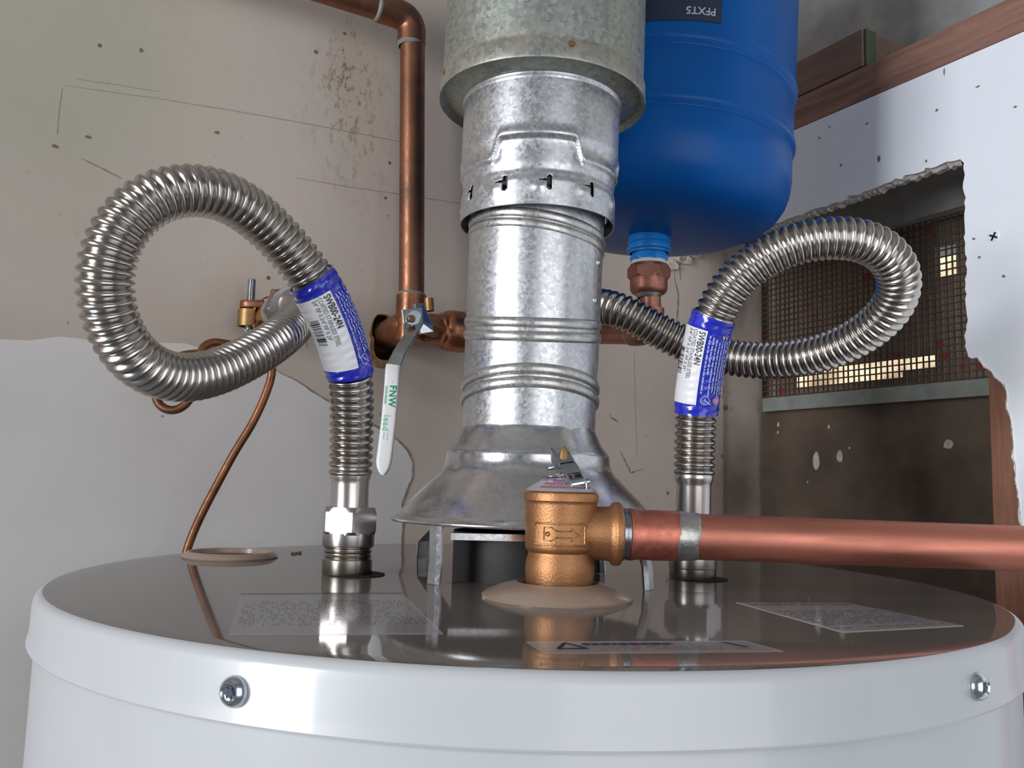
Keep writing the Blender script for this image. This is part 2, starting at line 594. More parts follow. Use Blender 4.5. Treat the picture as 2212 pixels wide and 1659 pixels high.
def frames(path, ref=None):
    n = len(path)
    T = np.gradient(path, axis=0)
    T /= np.linalg.norm(T, axis=1)[:, None]
    N = np.zeros_like(path)
    if ref is None:
        ref = np.array([0.0, -1, 0.05])
        if abs(T[0] @ norm(ref)) > 0.9:
            ref = np.array([0.0, 0, 1])
    v = np.asarray(ref, float)
    for i in range(n):
        v = v - T[i] * (v @ T[i])
        v = v / np.linalg.norm(v)
        N[i] = v
    B = np.cross(T, N)
    return T, N, B


def spline(ctrl, n=2000, passes=3):
    """Catmull-Rom through the points, evenly resampled and lightly smoothed"""
    c = np.asarray(ctrl, float)
    c = np.vstack([2 * c[0] - c[1], c, 2 * c[-1] - c[-2]])
    out = []
    for i in range(1, len(c) - 2):
        p0, p1, p2, p3 = c[i - 1:i + 3]
        t = np.linspace(0, 1, 60, endpoint=False)[:, None]
        out.append(0.5 * (2 * p1 + (p2 - p0) * t + (2 * p0 - 5 * p1 + 4 * p2 - p3) * t * t + (3 * p1 - p0 - 3 * p2 + p3) * t ** 3))
    pts = np.vstack(out + [c[-2][None]])
    pts = resample(pts, 600)
    k = 9
    for _ in range(passes):
        e = np.vstack([pts[0] + (pts[0] - pts[1:k + 1])[::-1], pts, pts[-1] + (pts[-1] - pts[-k - 1:-1])[::-1]])
        ker = np.ones(2 * k + 1) / (2 * k + 1)
        pts = np.stack([np.convolve(e[:, j], ker, 'valid') for j in range(3)], 1)
    return resample(pts, n)


def resample(pts, n):
    d = np.r_[0, np.cumsum(np.linalg.norm(np.diff(pts, axis=0), axis=1))]
    s = np.linspace(0, d[-1], n)
    return np.stack([np.interp(s, d, pts[:, j]) for j in range(3)], 1)


def arclen(pts):
    return np.r_[0, np.cumsum(np.linalg.norm(np.diff(pts, axis=0), axis=1))]


def fillet(pts, r, n=10):
    """polyline with rounded corners"""
    pts = [np.asarray(p, float) for p in pts]
    out = [pts[0]]
    for i in range(1, len(pts) - 1):
        a, b2, c = pts[i - 1:i + 2]
        d1, d2 = norm(a - b2), norm(c - b2)
        p1, p2 = b2 + d1 * r, b2 + d2 * r
        for t in np.linspace(0, 1, n):
            out.append((1 - t) ** 2 * p1 + 2 * t * (1 - t) * b2 + t * t * p2)
    out.append(pts[-1])
    return np.array(out)


def thing(name, label, cat, loc, group=None):
    o = bpy.data.objects.new(name, None)
    o.empty_display_size = 0.02
    COL.objects.link(o)
    o.location = tuple(map(float, loc))
    o['label'] = label
    o['category'] = cat
    if group:
        o['group'] = group
    OFF[o.name] = np.asarray(loc, float)
    return o


def text2d(body, size, align='LEFT', maxedge=0.0012, bold=0.0, space=1.0):
    """letters as flat triangles: (verts Nx2, faces)"""
    cu = bpy.data.curves.new('lettering', 'FONT')
    cu.body = body
    cu.size = size
    cu.align_x = align
    cu.resolution_u = 3
    cu.offset = bold
    cu.space_character = space
    o = bpy.data.objects.new('lettering', cu)
    COL.objects.link(o)
    dg = bpy.context.evaluated_depsgraph_get()
    dg.update()
    me = bpy.data.meshes.new_from_object(o.evaluated_get(dg))
    bm = bmesh.new()
    bm.from_mesh(me)
    bmesh.ops.triangulate(bm, faces=bm.faces)
    for _ in range(3):
        lng = [e for e in bm.edges if e.calc_length() > maxedge]
        if not lng:
            break
        bmesh.ops.subdivide_edges(bm, edges=lng, cuts=1)
        bmesh.ops.triangulate(bm, faces=bm.faces)
    vs = np.array([v.co[:2] for v in bm.verts])
    fs = [tuple(v.index for v in f.verts) for f in bm.faces]
    bm.free()
    bpy.data.objects.remove(o)
    bpy.data.meshes.remove(me)
    bpy.data.curves.remove(cu)
    return vs, fs


def rect2d(x0, y0, x1, y1, nx=1, ny=1):
    xs, ys = np.linspace(x0, x1, nx + 1), np.linspace(y0, y1, ny + 1)
    vs = np.array([(x, y) for x in xs for y in ys])
    fs = [(i * (ny + 1) + j, (i + 1) * (ny + 1) + j, (i + 1) * (ny + 1) + j + 1, i * (ny + 1) + j + 1)
          for i in range(nx) for j in range(ny)]
    return vs, fs


# ================================================================== SETTING
S0, S1 = -0.25, WB                           # extent of the closet along the right wall
T0 = -0.50                                   # left wall


def ts(t, s, z):
    return TB * t + NB * s + np.array([0, 0, z])


def structure(o):
    o['kind'] = 'structure'
    return o


# floor and ceiling
structure(MB().prism([ts(T0 - .1, S0 - .6, 0), ts(1.0, S0 - .6, 0), ts(1.0, S1 + .3, 0), ts(T0 - .1, S1 + .3, 0)], (0, 0, -0.1)).build('floor', 'floor', smooth=0))
structure(MB().prism([ts(T0 - .1, S0, 2.4), ts(1.0, S0, 2.4), ts(1.0, S1 + .3, 2.4), ts(T0 - .1, S1 + .3, 2.4)], (0, 0, 0.1)).build('ceiling', 'ceiling', smooth=0))
structure(MB().prism([ts(T0, .46, 0), ts(T0, S1, 0), ts(T0, S1, 2.4), ts(T0, .60, 2.4), ts(T0, .60, 1.79), ts(T0, .46, 1.79)], TB * -0.1).build('wall_left', 'wall', smooth=0))  # unseen low step added to cast shade on the back wall's left

# back wall with the pipe hole
stub_wall = onback(838, 727)
hole = []
for i in range(26):
    a = 2 * PI * i / 26
    rr = 0.0175 * (1 + 0.16 * math.sin(3 * a + 1) + random.uniform(-.06, .06))
    hole.append(stub_wall + TB * rr * math.cos(a) + np.array([0, 0, rr * 1.15 * math.sin(a)]))
wb_r = onback(1562, 800)
tr = float(wb_r @ TB)
wall_back = structure(MB().prism([ts(T0, WB, 0), ts(tr, WB, 0), ts(tr, WB, 2.4), ts(T0, WB, 2.4)], NB * 0.012, [hole], 0, 1).build('wall_back', ['wall', 'soot_shade'], smooth=0))  # hole sides painted black for the shade inside the pipe hole
MB().box(stub_wall + NB * 0.05, TB * .06, NB * .002, np.array([0, 0, .06])).build('cavity_backing', 'dark', wall_back, smooth=0)
# torn brown ring of board round the hole
ring_o = []
for i in range(26):
    a = 2 * PI * i / 26
    low = 0.0055 * max(0, -math.sin(a + .35)) + 0.0006
    k = 1.0 + low / 0.018
    c = stub_wall + (hole[i] - stub_wall) * k
    ring_o.append(c - NB * 0.0012)
mb = MB()
inn = [h + NB * 0.004 for h in hole]
mid_ = [stub_wall + (h - stub_wall) * 0.99 - NB * 0.0012 for h in hole]
mb.grid([inn, mid_, ring_o, [p + NB * 0.002 for p in ring_o]], True)
mb.build('torn_edge', 'tanboard', wall_back, smooth=0, label='torn brown board edge round the pipe hole')


def ribbon(name, pts, width, off, mt, parent, wall=onback, n=None, jit=0.0):
    n = NB if n is None else n
    pp = [wall(x, y, off) for x, y in pts]
    pp = resample(np.array(pp), max(8, 6 * len(pp)))
    mb_ = MB()
    rows = []
    d = np.gradient(pp, axis=0)
    for i, p in enumerate(pp):
        s = norm(np.cross(d[i], n)) * width * 0.5 * (1 + random.uniform(-jit, jit)) * (1 - 0.75 * abs(2 * i / (len(pp) - 1) - 1) ** 4)
        jx = norm(np.cross(d[i], n)) * random.uniform(-jit, jit) * width * .6
        rows.append([p + s + jx, p + s + jx + n * (off + .0002), p - s + jx + n * (off + .0002), p - s + jx])
    mb_.grid(rows, True)
    return mb_.build(name, mt, parent, smooth=0)


# white newer paint coat, lower left, with its curved edge
edge = [(-140, 728), (0, 733), (60, 736), (130, 727), (165, 731), (215, 738), (400, 742), (590, 798), (640, 822), (690, 856), (760, 892),
        (820, 926), (858, 950), (880, 972), (892, 1000), (891, 1030), (878, 1062), (868, 1090), (874, 1110), (870, 1135), (868, 1165), (872, 1300)]
pc = [onback(x, y) for x, y in edge] + [ts(float(onback(872, 1300) @ TB), WB, 0.9), ts(T0 + 0.005, WB, 0.9)]
pc[0] = ts(T0 + 0.005, WB, pc[0][2])
MB().prism([p - NB * 0.0009 for p in pc], NB * 0.0011).build('paint_coat', 'whitecoat', wall_back, smooth=0, label='newer white paint with a curved edge')
ribbon('paint_edge', edge[7:], 0.0011, 0.0010, 'line', wall_back, jit=.5)
# board joints and cracks of the back wall
ribbon('seam', [(140, 184), (350, 213), (560, 248), (760, 285), (868, 306)], 0.0009, 0.0004, 'line_soft', wall_back, jit=.4)
ribbon('seam', [(165, 170), (260, 183), (345, 198)], 0.0007, 0.0004, 'line_soft', wall_back, jit=.4)
ribbon('seam', [(640, 384), (760, 404), (870, 420), (1000, 440)], 0.0007, 0.0004, 'line_soft', wall_back, jit=.4)
ribbon('seam', [(175, 342), (230, 368), (262, 385)], 0.0009, 0.0004, 'line', wall_back, jit=.5)
ribbon('seam', [(133, 190), (126, 240), (122, 290)], 0.0005, 0.0004, 'line_soft', wall_back, jit=.3)
ribbon('crack', [(1455, 566), (1459, 610), (1466, 640), (1462, 690), (1466, 790)], 0.0013, 0.0004, 'line', wall_back, jit=.7)
ribbon('crack', [(1468, 572), (1470, 605)], 0.0009, 0.0004, 'line', wall_back, jit=.7)
ribbon('crack', [(1440, 600), (1452, 578), (1480, 566), (1500, 560)], 0.0014, 0.0004, 'line', wall_back, jit=.7)
ribbon('crack', [(1560, 860), (1566, 845), (1558, 830)], 0.0010, 0.0004, 'line', wall_back, jit=.7)
ribbon('seam', [(1369, 760), (1372, 880), (1375, 985)], 0.0007, 0.0004, 'line_soft', wall_back, jit=.3)
ribbon('crack', [(1340, 975), (1356, 1008), (1364, 1022), (1390, 1012)], 0.0011, 0.0004, 'line', wall_back, jit=.9)
ribbon('crack', [(1318, 900), (1336, 912)], 0.0014, 0.0004, 'line', wall_back, jit=.9)
ribbon('crack', [(664, 722), (662, 738), (664, 752)], 0.0009, 0.0004, 'line', wall_back, jit=.6)
ribbon('crack', [(0, 1636), (12, 1608)], 0.0012, 0.0004, 'line', wall_back, jit=.4)
for (px, py, w, h_, nm) in ((682, 112, 5, 7, 'flake'), (304, 108, 4, 5, 'flake'), (118, 316, 6, 4, 'flake'), (190, 296, 6, 4, 'flake'), (468, 286, 6, 4, 'flake'), (744, 72, 4, 4, 'flake'),
                            (1560, 985, 6, 6, 'flake'), (1570, 880, 7, 9, 'flake'), (1442, 1065, 5, 7, 'flake'), (520, 815, 4, 4, 'flake')):
    c = onback(px, py)
    k = 0.72 / F_PX
    ring_ = [c + TB * w * k * math.cos(a) * random.uniform(.6, 1.2) + np.array([0, 0, h_ * k * math.sin(a) * random.uniform(.6, 1.2)]) - NB * 0.0004 for a in np.linspace(0, 2 * PI, 8)[:-1]]
    MB().prism(ring_, NB * 0.0006).build('dirt_speck', nm, wall_back, smooth=0)

# post (last stud) at the right end of the back wall
t_end = float(onback(1647, 800, -0.004) @ TB)
pz0, pz1 = 0.0, 2.39
MB().box(ts((tr + t_end) / 2 + .0006, WB + 0.024, 1.2), TB * ((t_end - tr) / 2 - .0006), NB * 0.020, (0, 0, 1.19)).build('corner_post', 'wall', wall_back, smooth=0, bevel=.001)

# right wall panel, cut out round the vent
top_rail = [(1440, 407), (1702, 291), (2212, 63)]
hole_top = [(1447, 552), (1475, 543), (1520, 530), (1560, 520), (1610, 503), (1660, 488), (1712, 470), (1760, 452), (1806, 437), (1850, 420), (1900, 402), (1950, 383), (2000, 366), (2040, 353), (2074, 344)]
hole_r = [(2082, 352), (2080, 400), (2085, 450), (2083, 500), (2088, 560), (2086, 620), (2089, 680), (2086, 730), (2090, 768), (2102, 776), (2110, 772), (2122, 790), (2140, 802), (2150, 818), (2168, 830), (2174, 850),
          (2172, 878), (2182, 905), (2184, 930), (2188, 960), (2187, 985), (2193, 1010), (2192, 1040), (2199, 1070), (2201, 1100), (2206, 1140), (2212, 1200), (2216, 1260)]


def ragged(pts, amp, step):
    """subdivide a wall outline and fray it"""
    pp = np.array(pts)
    n = max(2, int(arclen(pp)[-1] / step))
    rp = resample(pp, n)
    for i in range(1, n - 1):
        rp[i] += TB * 0 + NB * random.gauss(0, amp) + np.array([0, 0, random.gauss(0, amp)])
    return list(rp)


rail_z = lambda t: None
a_, b_ = onright(1702, 291), onright(2212, 63)
rail_bot = 0.5 * (a_[2] + b_[2])
corner_s = WB - 0.001
poly = [ts(WR, corner_s, rail_bot)]
poly += ragged([ts(WR, corner_s, onright(1447, 552)[2])] + [onright(x, y) for x, y in hole_top[1:]], 0.0007, 0.004)
poly += ragged([onright(x, y) for x, y in hole_r], 0.0006, 0.004)
last = poly[-1]
poly += [ts(WR, float(last @ NB), 0.0), ts(WR, S0, 0.0), ts(WR, S0, rail_bot)]
wall_right = structure(MB().prism(poly, TB * 0.011, mi=0, mside=1, mback=1).build('wall_right', ['panel', 'gypsum'], smooth=0))
# torn paper along the cut
mb = MB()
ft = [onright(x, y, 0.0012) for x, y in [(2092, 772)] + hole_r[9:26]]
ft = resample(np.array(ft), 60)
rows = []
for i, p in enumerate(ft):
    wd = 0.0016 * (0.6 + random.random())
    rows.append([p + NB * -wd * 0.2, p + NB * wd + TB * 0.003, p + NB * wd + TB * 0.005, p + TB * .002])
mb.grid(rows, True)
mb.build('torn_paper', 'kraft', wall_right, smooth=0)
mb = MB()
ft = resample(np.array([onright(x, y, -0.002) for x, y in hole_top]), 140)
rows = []
for i, p in enumerate(ft):
    dz = 0.0032 * (0.5 + random.random())
    rows.append([p + np.array([0, 0, .0012]) - TB * .0010, p - np.array([0, 0, dz]) + TB * 0.003, p - np.array([0, 0, dz]) + TB * .009, p + TB * .009])
mb.grid(rows, True)
mb.build('torn_board_edge', 'gypsum', wall_right, smooth=0)
# crumbling plaster at the corner where the cut begins
for (px, py, w, h_) in ((1466, 552, 26, 16), (1452, 572, 20, 12), (1482, 562, 22, 12), (1500, 548, 22, 9)):
    c = onback(px, py, 0.004)
    k = 0.9 / F_PX
    ring_ = [c + TB * w * k * math.cos(a) * random.uniform(.75, 1.1) + np.array([0, 0, h_ * k * math.sin(a) * random.uniform(.75, 1.1)]) for a in np.linspace(0, 2 * PI, 12)[:-1]]
    MB().prism(ring_, NB * 0.005 + TB * .001).build('plaster_crumb', 'kraft', wall_right, smooth=0)

# framing behind the panel
BAY = 0.752                                   # plane of the vent screen
k_ = onplane(2135, 900, TB, WR + .0125)
s_stud = float(k_ @ NB)
MB().box(ts(WR + .0125 + .045, s_stud - .0195, 1.0), TB * .0445, NB * .019, (0, 0, .74)).build('stud', 'stud', wall_right, smooth=0, bevel=.001, label='reddish wooden stud in the torn opening')
SILLZ = onplane(1900, 868, TB, BAY)[2]
MB().box(ts(BAY + .012, WB - .27, SILLZ / 2 + .25), TB * .006, NB * .268, (0, 0, SILLZ / 2 - .25)).build('sheathing', 'sheath', wall_right, smooth=0)
hz = onplane(2000, 469, TB, BAY - .012)[2]
MB().box(ts(BAY - .004, WB - .27, hz + .16), TB * .012, NB * .268, (0, 0, .16)).build('header_board', 'header', wall_right, smooth=0, bevel=.001)
# knots / pale knife scars in the sheathing
for (px, py, w, h_) in ((1763, 996, 8, 22), (1814, 986, 7, 13), (2047, 960, 9, 10), (1681, 917, 3, 6), (1790, 922, 3, 5), (1680, 934, 2, 4), (1835, 968, 2, 3)):
    c = onplane(px, py, TB, BAY + .0055)
    k = 0.9 / F_PX
    ring_ = [c + NB * w * k * 1.25 * math.cos(a) * random.uniform(.7, 1.1) + np.array([0, 0, h_ * k * math.sin(a) * random.uniform(.75, 1.1)]) for a in np.linspace(0, 2 * PI, 10)[:-1]]
    MB().prism(ring_, TB * 0.002).build('wood_scar', 'kraft', wall_right, smooth=0)

# rail above the panel (its own trim) and what is behind it
rt = onright(1987, 87, -0.002)[2]
trim = structure(MB().box(ts(WR + .02, (S0 + WB) / 2, (rail_bot + rt) / 2), TB * .020, NB * ((WB - S0) / 2 - .002), (0, 0, (rt - rail_bot) / 2 - .0006)).build('trim_1', 'rail', smooth=0, bevel=.0015))
MB().box(ts(BAY + .016, (S0 + WB) / 2, (hz + .012 + 2.36) / 2), TB * .006, NB * ((WB - S0) / 2 - .004), (0, 0, (2.36 - hz - .012) / 2)).build('upper_sheathing', 'peel', wall_right, smooth=0)
bf = onright(1866, 58)
sb = float(bf @ NB)
zb_top = bf[2]
blk = MB().box(ts(WR + .052, (sb + WB) / 2, (zb_top + rt) / 2), TB * .052, NB * ((WB - sb) / 2 - .002), (0, 0, (zb_top - rt) / 2 - .0006)).build('wood_block', 'block', wall_right, smooth=0, bevel=.001)
MB().box(ts(WR + .052, sb - .0012, (zb_top + rt) / 2), TB * .0, NB * .0, (0, 0, 0)) if False else None
MB().box(ts(WR + .009, sb + .0008, (zb_top + rt) / 2), TB * .007, NB * .0014, (0, 0, (zb_top - rt) / 2 - .001)).build('paint_stripe', 'green_paint', wall_right, smooth=0)
# lapped boards with a dark gap above the rail
p1, p2 = onplane(1893, 60, TB, BAY), onplane(2012, -8, TB, BAY)
zg = 0.5 * (p1[2] + p2[2])
MB().box(ts(BAY + .004, (S0 + WB) / 2, zg + .001), TB * .003, NB * ((WB - S0) / 2 - .006), (0, 0, .0016)).build('gap', 'dark', wall_right, smooth=0)
MB().box(ts(BAY + .002, (S0 + sb) / 2 + .06, zg - .030), TB * .006, NB * ((sb - S0) / 2 + .02), (0, 0, .027)).build('lap_board', 'peel', wall_right, smooth=0, bevel=.001)

# ------------------------------------------------------------------ vent screen in the right wall
vs0 = float(onplane(1652, 800, TB, BAY) @ NB)
vs1 = s_stud + .0
vent = thing('wall_vent', 'square wire mesh screen with metal strip in the white right wall cutout', 'vent', ts(BAY, (vs0 + vs1) / 2, SILLZ))
mb = MB()
zt = hz + .002
x = vs1
cell = 0.0066
k = 0
while x < vs0:
    mb.box(ts(BAY + .0009 * (k % 2), x, (SILLZ + zt) / 2), TB * .0006, NB * .00065, (0, 0, (zt - SILLZ) / 2))
    x += cell
    k += 1
z = SILLZ + .002
while z < zt:
    mb.box(ts(BAY - .0012, (vs0 + vs1) / 2, z), TB * .0008, NB * ((vs0 - vs1) / 2), (0, 0, .00065))
    z += cell
mb.build('wire_mesh', 'wire', vent, smooth=0, kind='stuff')
st_top = onplane(1900, 838, TB, BAY - .003)[2]
MB().box(ts(BAY - .0032, (vs0 + vs1) / 2, (SILLZ + st_top) / 2 - .001), TB * .0012, NB * ((vs0 - vs1) / 2), (0, 0, (st_top - SILLZ) / 2 + .001)).build('metal_strip', 'strip', vent, smooth=0, bevel=.0004)
# flecked boards hanging outside, leaving a bright slit low down and a small one near the right edge
BB = BAY + .030


def bpx(px, py):
    q_ = onplane(px, py, TB, BB)
    return float(q_ @ NB), float(q_[2])


def board(x0, y0, x1, y1):
    (sa_, za_), (sb2, zb2) = bpx(x0, (y0 + y1) / 2), bpx(x1, (y0 + y1) / 2)
    zu, zd = bpx((x0 + x1) / 2, y0)[1], bpx((x0 + x1) / 2, y1)[1]
    MB().box(ts(BB + .004, (sa_ + sb2) / 2, (zu + zd) / 2), TB * .0035, NB * (abs(sa_ - sb2) / 2), (0, 0, abs(zu - zd) / 2)).build('louver_board', 'outdoor', vent, smooth=0)


board(1600, 380, 2020, 790)
board(1600, 791, 1712, 900)
board(1950, 791, 2140, 900)
board(1713, 828, 1949, 900)
board(2021, 590, 2140, 790)
board(2062, 350, 2140, 589)
board(2021, 350, 2061, 528)
structure(MB().box(ts(2.9, 1.0, 1.2), TB * .05, NB * 2.5, (0, 0, 1.2)).build('wall_outside', 'ground', smooth=0))

for (px, py, w, h_) in ((1899, 343, 5, 9), (1873, 267, 3, 3), (1817, 357, 3, 4), (1770, 298, 3, 4), (2001, 348, 3, 4), (2113, 187, 6, 2), (2193, 231, 5, 3), (2103, 516, 4, 3), (2115, 556, 4, 3), (2168, 597, 4, 4), (2040, 155, 2, 9), (2024, 238, 4, 5)):
    c = onright(px, py)
    k = 0.66 / F_PX
    ring_ = [c + NB * w * k * math.cos(a) * random.uniform(.6, 1.2) + np.array([0, 0, h_ * k * math.sin(a) * random.uniform(.6, 1.2)]) - TB * 0.0003 for a in np.linspace(0, 2 * PI, 8)[:-1]]
    MB().prism(ring_, TB * 0.0005).build('dirt_speck', 'ink_soft', wall_right, smooth=0)

# drywall screw in the white panel
c = onright(2147, 511)
scr = thing('drywall_screw', 'small dark cross head screw driven into the white right wall panel', 'screw', c)
MB().lathe(c, [(0, -.0002), (.0042, -.0002), (.0042, .0003), (.0040, .0006), (0, .0006)], -TB, (0, 0, 1), 24).build('head', 'panel', scr)
for a in (0.5, 0.5 + PI / 2):
    v = NB * math.cos(a) + np.array([0, 0, math.sin(a)])
    w = np.cross(v, TB)
    MB().box(c - TB * .0007, v * .0034, w * .0007, TB * .0003).build('slot', 'dark', scr, smooth=0)

# ================================================================== WATER HEATER
CX, CY = 0.01047, 0.5068
RF, RO = 0.2455, 0.2507
C0 = np.array([CX, CY, H])
heater = thing('water_heater', 'large pale grey round water heater with a glossy top darkened for shade', 'water heater', (CX, CY, 0))
MB().lathe((CX, CY, 0), [(0.230, 0.03), (.2478, .03), (.2478, H - .018)], seg=192).build('jacket', 'enamel', heater)
b = MB()
prof = [(RO - .0022, -.0222), (RO + .0001, -.0222), (RO + .0005, -.0214), (RO + .0001, -.0195), (RO - .0005, -.0170), (RO - .0006, -.0060)]
for a in np.linspace(0, PI / 2, 9):
    prof.append((RO - .0008 - .0044 * (1 - math.cos(a)), -.0050 + .0050 * math.sin(a)))
b.lathe(C0, prof[:-1], seg=192)
b.build('lid_skirt', 'enamel', heater)
b = MB()
b.lathe(C0, [prof[-2], prof[-1], (RF - .008, 0.0), (0.0, 0.0)], seg=192)
b.build('lid', 'lid', heater, smooth=60)

# skirt screws
for (px, py) in ((506, 1494), (2112, 1483)):
    v = ray(px, py)
    lo_, hi_ = 0.1, 0.6
    # walk along the ray to the skirt
    tt = np.linspace(0.15, 0.6, 20000)
    pts = CAM + np.outer(tt / v[1], v)
    rad = np.hypot(pts[:, 0] - CX, pts[:, 1] - CY)
    i = int(np.argmax(rad < RO))
    c = pts[i]
    n = norm([c[0] - CX, c[1] - CY, 0])
    s1_ = MB().lathe(c - n * .001, [(0, 0), (.0047, 0), (.0049, .0008), (.0049, .0012), (.0047, .0020), (.0043, .0028), (.0036, .0036), (.0029, .0040), (.0024, .0036), (.0021, .0034), (0, .0034)], n, (0, 0, 1), 32).build('screw', 'zinc', heater)
    mb = MB()
    w_ = np.cross(n, (0, 0, 1))
    star = []
    for j in range(12):
        a = 2 * PI * j / 12
        rr = .0020 if j % 2 == 0 else .00125
        star.append(c - n * .001 + n * .0036 + (w_ * math.cos(a) + np.array([0, 0, 1]) * math.sin(a)) * rr)
    mb.prism(star, n * -.0008)
    mb.build('star_recess', 'navy', s1_, smooth=0)

# rolled hole cover, back left
pc_ = onflat(497, 1203, H)
MB().lathe((pc_[0], pc_[1], H), [(.0302, 0), (.0306, .0008), (.0290, .0024), (.0268, .0038), (.0260, .0039), (.0254, .0034), (.0246, .0004)], seg=64).build('port_rim', 'taupe', heater)
MB().lathe((pc_[0], pc_[1], H), [(.0247, .0005), (0, .0004)], seg=48).build('port_plug', 'rustfoam', heater)

# nipples
nl = np.array([CX - .1006, .4922, H])
nr = np.array([CX + .1006, .5214, H])
nl[:2] = P(750, 1222, .4922)[:2]
nr[:2] = P(1496, 1232, .5214)[:2]


def nipple(c, h1):
    b_ = MB()
    pr = [(.0138, 0), (.0139, .0002), (.0139, .0085), (.0133, .0092)]
    z_ = .0092
    for i in range(3):
        pr += [(.0128, z_ + .0004), (.0136, z_ + .0014), (.0128, z_ + .0024)]
        z_ += .0025
    pr += [(.0126, h1)]
    b_.lathe(c, pr, seg=48)
    return b_.build('nipple', 'nipple', heater)


nipple(nl, .019)
nipple(nr, .010)
for c in (nl, nr):
    MB().lathe(c + np.array([.004, .001, .0]), [(.0172, .0002), (.0172, .0005), (0, .0005)], seg=40).build('port_hole', 'dark', heater)

# escutcheon round the relief valve
VC = onflat(1203, 1290, H)
VC[2] = H
TP = np.array([P(1209, 1230, VC[1])[0], VC[1], H])
MB().lathe(VC, [(.0362, .0), (.0364, .0010), (.0350, .0022), (.0270, .0056), (.0200, .0074), (.0192, .0070), (.0188, .0040)], seg=72).build('valve_escutcheon', 'taupe', heater)
MB().lathe(VC, [(.0190, .0042), (0, .0042)], seg=40).build('escutcheon_opening', 'dark', heater)

# flue collar
FL = np.array([CX, CY, H])
MB().lathe(FL, [(.0420, 0), (.0420, .026), (.0405, .026), (.0400, .002), (0, .002)], seg=64).build('flue_collar', 'soot_shade', heater)
bt = P(1060, 1160, .466)
MB().box(bt, (.021, .002, 0), (0, .003, 0), (0, 0, .0018)).build('baffle_hanger', 'hood', heater, smooth=0)

# stickers on the lid
def sticker(quad, mt, parent):
    q4 = [onflat(x, y, H + .00025) for x, y in quad]
    mb_ = MB().prism(q4, (0, 0, -.0002))
    o = mb_.build('sticker', mt, parent, smooth=0)
    def at(u, v):
        a, b2, c, d = q4
        return (a * (1 - u) + b2 * u) * (1 - v) + (d * (1 - u) + c * u) * v + np.array([0, 0, .0001])
    return o, at


def printlines(at, parent, rows, mt, u0=.08, u1=.92, dens=.8, h=.35, word=(.015, .05)):
    mb_ = MB()
    for (v0, v1, n) in rows:
        for i in range(n):
            va = v0 + (v1 - v0) * i / n
            vb = va + (v1 - v0) / n * h
            u = u0
            while u < u1:
                w = random.uniform(*word)
                if random.random() < dens:
                    mb_.add([at(u, va), at(min(u + w, u1), va), at(min(u + w, u1), vb), at(u, vb)], [(0, 1, 2, 3)])
                u += w + .008
    return mb_.build('print', mt, parent, smooth=0, kind='stuff')


so, at = sticker([(521, 1282), (868, 1280), (957, 1368), (494, 1371)], 'film', heater)
printlines(at, so, [(.25, .85, 12)], 'print_faint', .03, .97, .55, .3, (.004, .016))
MB().add([at(0, 0), at(1, 0), at(1, .035), at(0, .035)], [(0, 1, 2, 3)]).build('print_border', 'print_faint', so, smooth=0)
so, at = sticker([(1590, 1301), (1828, 1302), (2081, 1351), (1820, 1365)], 'film_white', heater)
printlines(at, so, [(.04, .16, 3), (.34, .84, 14), (.90, .94, 1)], 'print_mid', .04, .96, .75, .5, (.005, .02))
so, at = sticker([(1138, 1386), (1608, 1384), (1692, 1406), (1176, 1411)], 'film', heater)
printlines(at, so, [(.2, .34, 1)], 'print_film', .22, .62, .95, .95, (.02, .05))
printlines(at, so, [(.45, .85, 4)], 'print_faint', .26, .9, .7, .4, (.005, .02))
MB().add([at(.08, .6), at(.10, .6), at(.165, .12), at(.15, .12)], [(0, 1, 2, 3)]).add([at(.15, .12), at(.165, .12), at(.21, .6), at(.19, .6)], [(0, 1, 2, 3)]).add(
    [at(.08, .6), at(.21, .6), at(.21, .68), at(.08, .68)], [(0, 1, 2, 3)]).add([at(.86, .15), at(.88, .15), at(.92, .62), at(.90, .62)], [(0, 1, 2, 3)]).build('print_symbol', 'print_film', so, smooth=0, kind='stuff')

# paint flake lying on the lid
c = onflat(641, 1196, H)
fl = MB()
ring_ = [c + np.array([.0035 * math.cos(a) * random.uniform(.7, 1.2), .006 * math.sin(a) * random.uniform(.6, 1.2), .0012 + .0006 * math.sin(2 * a)]) for a in np.linspace(0, 2 * PI, 9)[:-1]]
fl.prism(ring_, (0, 0, -.0012))
o = fl.build('paint_flake', 'flake', smooth=0)
o['label'] = 'tiny brown flake lying on the heater top left of the left hose nut'
o['category'] = 'flake'

